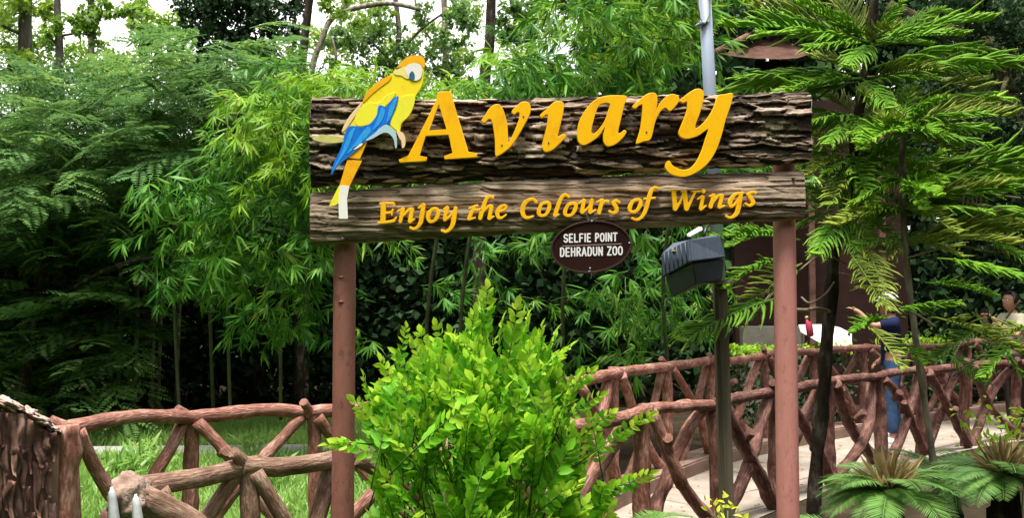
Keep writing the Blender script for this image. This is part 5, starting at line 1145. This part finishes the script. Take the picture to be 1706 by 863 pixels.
bk = [P(x, y, HD + 1.4) for x, y in ((1228, 60), (1245, 52), (1262, 47), (1290, 47), (1316, 50), (1332, 58))]
add('roof', roofpanel(fr, bk), M['roof'], hut)
fr = [P(x, y, HD - 1.0) for x, y in ((1252, 150), (1280, 156), (1310, 158), (1335, 156), (1350, 150))]
bk = [P(x, y, HD) for x, y in ((1262, 128), (1285, 130), (1310, 131), (1330, 130), (1342, 128))]
add('lower_roof', roofpanel(fr, bk), M['roof'], hut)
tube('ridge_beam', [P(1193, 86, HD - .9), P(1232, 66, HD - .2), P(1262, 50, HD + 1.4)], .05, M['roof'], hut, 8)
a = P(1240, 500, 13.2).x; b = P(1330, 500, 13.2).x
tag(box('low_wall', ((a + b) / 2, 13.2, .6), (b - a + .1, .18, 1.25), M['grey_wall']), 'low grey wall behind the lime hedge left of the hut', 'wall')
wb = empty('white_board', P(1375, 600, 12.4)); tag(wb, 'bright white sloping board behind the dark pine trunk', 'board')
bm = bmesh.new(); vs = [bm.verts.new(P(x, y, dd)) for x, y, dd in ((1330, 541, 12.3), (1376, 540, 12.6), (1400, 546, 12.7), (1419, 556, 12.6), (1419, 578, 12.3), (1372, 575, 12.2), (1334, 553, 12.2))]
bm.faces.new(vs); bmesh.ops.solidify(bm, geom=bm.faces[:], thickness=.03); add('panel', from_bm('panel', bm), M['white'], wb)
for px in (1338, 1376, 1416):
    q = P(px, 556, 12.5); tube('support', [(q.x, q.y + .04, 0), (q.x, q.y + .04, q.z)], .018, M['trunk_dark'], wb, 6)
pk = empty('pink_bottle', P(1348, 545, 5.2)); tag(pk, 'small pink bottle hanging from a dry branch right of the red post', 'bottle')
q = P(1347, 530, 5.2)
V, Fc = tube_np([P(1344, 531, 5.2), P(1345, 536, 5.2), P(1347, 538, 5.2), P(1350, 558, 5.2), P(1351, 561, 5.2)], [.007, .008, .018, .020, .013], 10); add('body', npmesh('body', V, Fc, 3), M['pink'], pk, True)
V, Fc = tube_np([P(1343.5, 527, 5.2), P(1344.5, 531.5, 5.2)], .009, 8); add('cap', npmesh('cap', V, Fc, 3), M['p_pale'], pk)
tube('string', [P(1343, 517, 5.2), P(1344, 528, 5.2)], .002, M['twig'], pk, 4)
tube('dead_branch', catmull([P(1300, 514, 5.2), P(1340, 517, 5.2), P(1360, 514, 5.22), P(1382, 519, 5.3)], 4), .011, M['twig'], t1, 8)
def hedge(label, x0, x1, y0, y1, d, n):
    a = P(x0, y0, d); b = P(x1, y1, d); m = n
    t = nr.rand(m); pos = np.stack([a.x + (b.x - a.x) * t, d + nr.uniform(-.18, .18, m), b.z + (a.z - b.z) * nr.rand(m) ** .7 * (.8 + .2 * np.sin(t * 23))], -1)
    o = add('foliage', npmesh('foliage', *leaves(T_quad(.6), pos, rdir(m), rdir(m, 1.5), nr.uniform(.04, .075, m)), 3), M['hedge']); o['kind'] = 'stuff'
    r = empty('lime_hedge', ((a.x + b.x) / 2, d, 0)); tag(r, label, 'hedge', 'lime hedges behind the far fence'); o.parent = r; o.location = -r.location
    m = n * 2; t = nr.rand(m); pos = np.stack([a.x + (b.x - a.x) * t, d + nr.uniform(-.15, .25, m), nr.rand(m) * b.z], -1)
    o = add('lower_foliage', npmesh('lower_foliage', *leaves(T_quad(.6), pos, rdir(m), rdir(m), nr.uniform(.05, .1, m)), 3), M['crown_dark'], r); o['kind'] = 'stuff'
hedge('lime green hedge top left of the red post, over the far rail', 1214, 1300, 576, 590, 11.4, 420)
hedge('lime green hedge top between the red post and the pine', 1330, 1420, 573, 586, 12.3, 300)
hedge('lime green hedge top near the man in navy', 1490, 1580, 561, 575, 13.2, 300)
o = add('leafy_shrub', npmesh('leafy_shrub', *leaves(T_leaf(.5), np.array(P(1660, 590, 12.9)) + nr.normal(size=(900, 3)) * np.array([.9, .3, .25]), rdir(900), rdir(900, .8), nr.uniform(.06, .11, 900)), 3), M['crown_mid'])
tag(o, 'broad-leaved green shrub behind the far fence below the woman', 'shrub', kind='stuff')

# ------------------------------------------------------------------ people
def skin_mesh(name, nodes, edges, sub=2):
    """nodes: name -> ((x,y,z), (rx,ry)); root first"""
    names = list(nodes); me = bpy.data.meshes.new(name); me.from_pydata([nodes[k][0] for k in names], [(names.index(a), names.index(b)) for a, b in edges], [])
    o = bpy.data.objects.new(name, me); COL.objects.link(o); sk = o.modifiers.new('skin', 'SKIN'); sk.use_smooth_shade = True
    for k, v in enumerate(names):
        d = me.skin_vertices[0].data[k]; d.radius = nodes[v][1]; d.use_root = (k == 0)
    sb = o.modifiers.new('sub', 'SUBSURF'); sb.levels = sub; sb.render_levels = sub
    dg = bpy.context.evaluated_depsgraph_get(); m2 = bpy.data.meshes.new_from_object(o.evaluated_get(dg)); bpy.data.objects.remove(o)
    return m2
def head_geo(bm, c, yaw, s=1.0):
    """skull with brow, nose, lips, chin, ears; faces +X before the yaw"""
    r = bmesh.ops.create_uvsphere(bm, u_segments=40, v_segments=28, radius=1); R = Matrix.Rotation(yaw, 3, 'Z')
    def g(p, c0, r0): return math.exp(-sum(((p[i] - c0[i]) / r0[i]) ** 2 for i in range(3)))
    for v in r['verts']:
        p = v.co.copy(); q = Vector((p.x * .097, p.y * .076, p.z * .118))
        if p.z < 0: q.y *= 1 - .30 * p.z * p.z; q.x += .012 * (-p.z)
        if p.x > .6: q.x -= .010 * (p.x - .6) / .4
        q.x += .024 * g(p, (1, 0, -.12), (.5, .17, .17)) + .010 * g(p, (1, 0, .02), (.5, .12, .25)) + .008 * g(p, (.9, 0, -.48), (.5, .28, .09)) + .012 * g(p, (.8, 0, -.85), (.5, .3, .2)) + .006 * g(p, (.95, 0, .28), (.4, .6, .1))
        for e in (-1, 1):
            q.x -= .010 * g(p, (.9, e * .38, .10), (.5, .17, .12)); q.y += e * .020 * g(p, (0, e, -.05), (.16, .5, .24))
        v.co = R @ (q * s) + Vector(c)
def person(label, loc, face, joints, outfit, hair, extra=None):
    root = empty('person', loc); tag(root, label, 'person')
    N = {}; J = joints
    def nd(k, p, r): N[k] = (p, (r, r) if not isinstance(r, tuple) else r)
    nd('pelvis', J['pelvis'], .115); nd('waist', J['waist'], .105); nd('chest', J['chest'], .125); nd('neckb', J['neck'], .055); nd('neck2', J['head0'], .05)
    E = [('pelvis', 'waist'), ('waist', 'chest'), ('chest', 'neckb'), ('neckb', 'neck2')]
    for s in 'lr':
        nd('sh' + s, J['sh' + s], .055); nd('el' + s, J['el' + s], .038); nd('wr' + s, J['wr' + s], .026); nd('palm' + s, J['pa' + s], .03)
        nd('hip' + s, J['hip' + s], .09); nd('kn' + s, J['kn' + s], .058); nd('an' + s, J['an' + s], .04); nd('toe' + s, J['to' + s], .035)
        E += [('chest', 'sh' + s), ('sh' + s, 'el' + s), ('el' + s, 'wr' + s), ('wr' + s, 'palm' + s), ('pelvis', 'hip' + s), ('hip' + s, 'kn' + s), ('kn' + s, 'an' + s), ('an' + s, 'toe' + s)]
    bm = bmesh.new(); bm.from_mesh(skin_mesh('b', N, E))
    for s in 'lr':      # five fingers
        w_ = Vector(J['wr' + s]); p_ = Vector(J['pa' + s]); d = (p_ - w_).normalized(); sd_ = d.cross(Vector((0, 0, 1))).normalized(); up = sd_.cross(d)
        for k, (o_, ln, cu) in enumerate(((-.026, .062, .5), (-.009, .075, .5), (.009, .070, .55), (.026, .055, .6), (.036, .050, -.2))):
            b0 = p_ + sd_ * o_ + d * (.012 if k < 4 else -.03); curl = J.get('curl', .6)
            p1 = b0 + (d * 1 + (sd_ * .8 if k == 4 else Vector())) .normalized() * ln * .5; p2 = p1 + (d * (1 - curl * cu) - up * curl * cu * (1 if k < 4 else 0)).normalized() * ln * .5
            V, Fc = tube_np([b0, p1, p2], [.010, .0088, .0065], 7); me = npmesh('f', V, Fc, 3); bm.from_mesh(me)
    h = Vector(J['head']); head_geo(bm, h, face)
    o = add('body', from_bm('body', bm), M['skin'], root, True)
    rm = o.modifiers.new('remesh', 'REMESH'); rm.mode = 'VOXEL'; rm.voxel_size = .009; rm.use_smooth_shade = True
    # clothes
    def garment(name, keys, edges, grow, mat):
        NN = {k: (N[k][0], tuple(r + grow for r in N[k][1])) for k in keys}; me = skin_mesh(name, NN, edges); return add(name, me, mat, root, True)
    N['waist_'] = (tuple(Vector(N['pelvis'][0]).lerp(Vector(N['waist'][0]), .6)), (.108, .108)); N['tail_'] = (tuple(Vector(N['pelvis'][0]) - Vector((0, 0, .06))), (.125, .125))
    for s in 'lr':      # sleeve end above elbow
        a = Vector(N['sh' + s][0]); b = Vector(N['el' + s][0]); N['slv' + s] = (tuple(a.lerp(b, outfit.get('sleeve', .8))), (.046, .046))
        a = Vector(N['an' + s][0]); b = Vector(N['kn' + s][0]); N['hem' + s] = (tuple(a.lerp(b, .08)), (.052, .052))
    garment('shirt', ['chest', 'waist', 'pelvis', 'tail_', 'neckb', 'shl', 'shr', 'slvl', 'slvr'], [('tail_', 'pelvis'), ('pelvis', 'waist'), ('waist', 'chest'), ('chest', 'neckb'), ('chest', 'shl'), ('chest', 'shr'), ('shl', 'slvl'), ('shr', 'slvr')], .018, outfit['shirt'])
    garment('trousers', ['pelvis', 'waist_', 'hipl', 'hipr', 'knl', 'knr', 'heml', 'hemr'], [('pelvis', 'waist_'), ('pelvis', 'hipl'), ('pelvis', 'hipr'), ('hipl', 'knl'), ('hipr', 'knr'), ('knl', 'heml'), ('knr', 'hemr')], .012, outfit['trousers'])
    for s in 'lr':
        a = Vector(J['an' + s]); b = Vector(J['to' + s]); V, Fc = tube_np([a + Vector((0, 0, -.03)), a.lerp(b, .5) + Vector((0, 0, -.012)), b + (b - a) * .25], [.052, .050, .03], 12); add('shoe', npmesh('shoe', V, Fc, 3), outfit['shoes'], root, True)
    R = Matrix.Rotation(face, 3, 'Z')
    bm = bmesh.new(); bmesh.ops.create_uvsphere(bm, u_segments=32, v_segments=20, radius=1)
    kill = [v for v in bm.verts if (v.co.x > .45 and v.co.z < .62) or v.co.z < -.45 and v.co.x > -.1]
    bmesh.ops.delete(bm, geom=kill, context='VERTS')
    for v in bm.verts:
        q = Vector((v.co.x * .104 - .008, v.co.y * .086, v.co.z * .124 + .006)) * (1 + .03 * noise.noise(v.co * 5)); v.co = R @ q + h
    bmesh.ops.solidify(bm, geom=bm.faces[:], thickness=.012)
    add('hair', from_bm('hair', bm), hair, root, True)
    for e in (-1, 1):
        c0 = h + R @ Vector((.083, e * .031, .012)); V = bmesh.new(); bmesh.ops.create_uvsphere(V, u_segments=10, v_segments=8, radius=.0105); bmesh.ops.translate(V, verts=V.verts[:], vec=c0); add('eye', from_bm('eye', V), M['p_white'], root, True)
        V = bmesh.new(); bmesh.ops.create_uvsphere(V, u_segments=8, v_segments=6, radius=.006); bmesh.ops.translate(V, verts=V.verts[:], vec=c0 + R @ Vector((.0065, 0, 0))); add('pupil', from_bm('pupil', V), M['hair'], root, True)
        box('eyebrow', h + R @ Vector((.094, e * .032, .034)), (.006, .034, .006), M['hair'], root, R)
    box('lips', h + R @ Vector((.102, 0, -.057)), (.008, .036, .010), M['pink'], root, R, .002)
    if extra: extra(root, h, R, J)
    return root
def body_joints(x, y, H, yaw, arms, lean=0.0):
    """standing figure of height H at (x, y); arms: dict with elbow / palm targets in the body frame (forward, left, up)"""
    s = H / 1.7; R = Matrix.Rotation(yaw, 3, 'Z'); o = Vector((x, y, 0))
    def g(f, l, u): return tuple(o + R @ Vector((f * s, l * s, u * s)))
    J = dict(pelvis=g(0, 0, .93), waist=g(.01, 0, 1.10), chest=g(.0, 0, 1.30), neck=g(0, 0, 1.43), head0=g(.015, 0, 1.50), head=g(.03, 0, 1.585),
             shl=g(0, .17, 1.38), shr=g(0, -.17, 1.38), hipl=g(0, .09, .86), hipr=g(0, -.09, .86), knl=g(.04, .11, .48), knr=g(-.02, -.10, .48),
             anl=g(.02, .12, .08), anr=g(-.06, -.11, .08), tol=g(.17, .13, .035), tor=g(.09, -.13, .035))
    for k, v in arms.items():
        if k != 'curl': J[k] = g(*v)
    J['curl'] = arms.get('curl', .6)
    return J
WD = 11.3
wp = P(1684, 500, WD)
def woman_extra(root, h, R, J):
    box('sunglasses', h + R @ Vector((.055, 0, .105)), (.035, .13, .02), M['black'], root, R, .006)
    m = (Vector(J['pal']) + Vector(J['par'])) / 2 + Vector((0, 0, .03))
    box('bun', h + R @ Vector((-.10, 0, .0)), (.06, .07, .08), M['hair'], root, R, .02)
    ph = box('phone', m + Vector((-.03, 0, .03)), (.012, .15, .075), M['black']); ph.name = 'phone'; tag(ph, 'dark phone held up by the woman at the right edge', 'phone')
J = body_joints(wp.x + .02, WD, 1.70, math.radians(192), dict(ell=(.14, .22, 1.16), wrl=(.30, .10, 1.33), pal=(.35, .06, 1.40), elr=(.14, -.22, 1.16), wrr=(.30, -.10, 1.33), par=(.35, -.06, 1.40), curl=1.2))
person('woman at the right edge holding up a phone, sunglasses on her dark hair', (wp.x, WD, 0), math.radians(200), J, dict(shirt=M['cream'], trousers=M['hair'], shoes=M['black'], sleeve=.8), M['hair'], woman_extra)
MD = 10.35
mp = P(1482, 500, MD)
def man_extra(root, h, R, J):
    bm = bmesh.new(); bmesh.ops.create_uvsphere(bm, u_segments=24, v_segments=14, radius=1); bmesh.ops.delete(bm, geom=[v for v in bm.verts if v.co.z < .05], context='VERTS')
    for v in bm.verts: v.co = R @ Vector((v.co.x * .112, v.co.y * .094, v.co.z * .12 + .03)) + h
    bmesh.ops.solidify(bm, geom=bm.faces[:], thickness=.008); add('cap', from_bm('cap', bm), M['whitehair'], root, True)
    box('cap_peak', h + R @ Vector((.135, 0, .045)), (.08, .12, .010), M['whitehair'], root, R, .004)
J = body_joints(mp.x + .02, MD, 1.66, math.radians(165), dict(ell=(.22, .20, 1.34), wrl=(.36, .14, 1.50), pal=(.42, .12, 1.53), elr=(-.04, -.24, 1.10), wrr=(.10, -.20, .95), par=(.16, -.18, .90), curl=.8))
person('man in navy shirt, white cap and blue jeans with one arm raised', (mp.x, MD, 0), math.radians(165), J, dict(shirt=M['navy'], trousers=M['jeans'], shoes=M['whitehair'], sleeve=.75), M['hair'], man_extra)
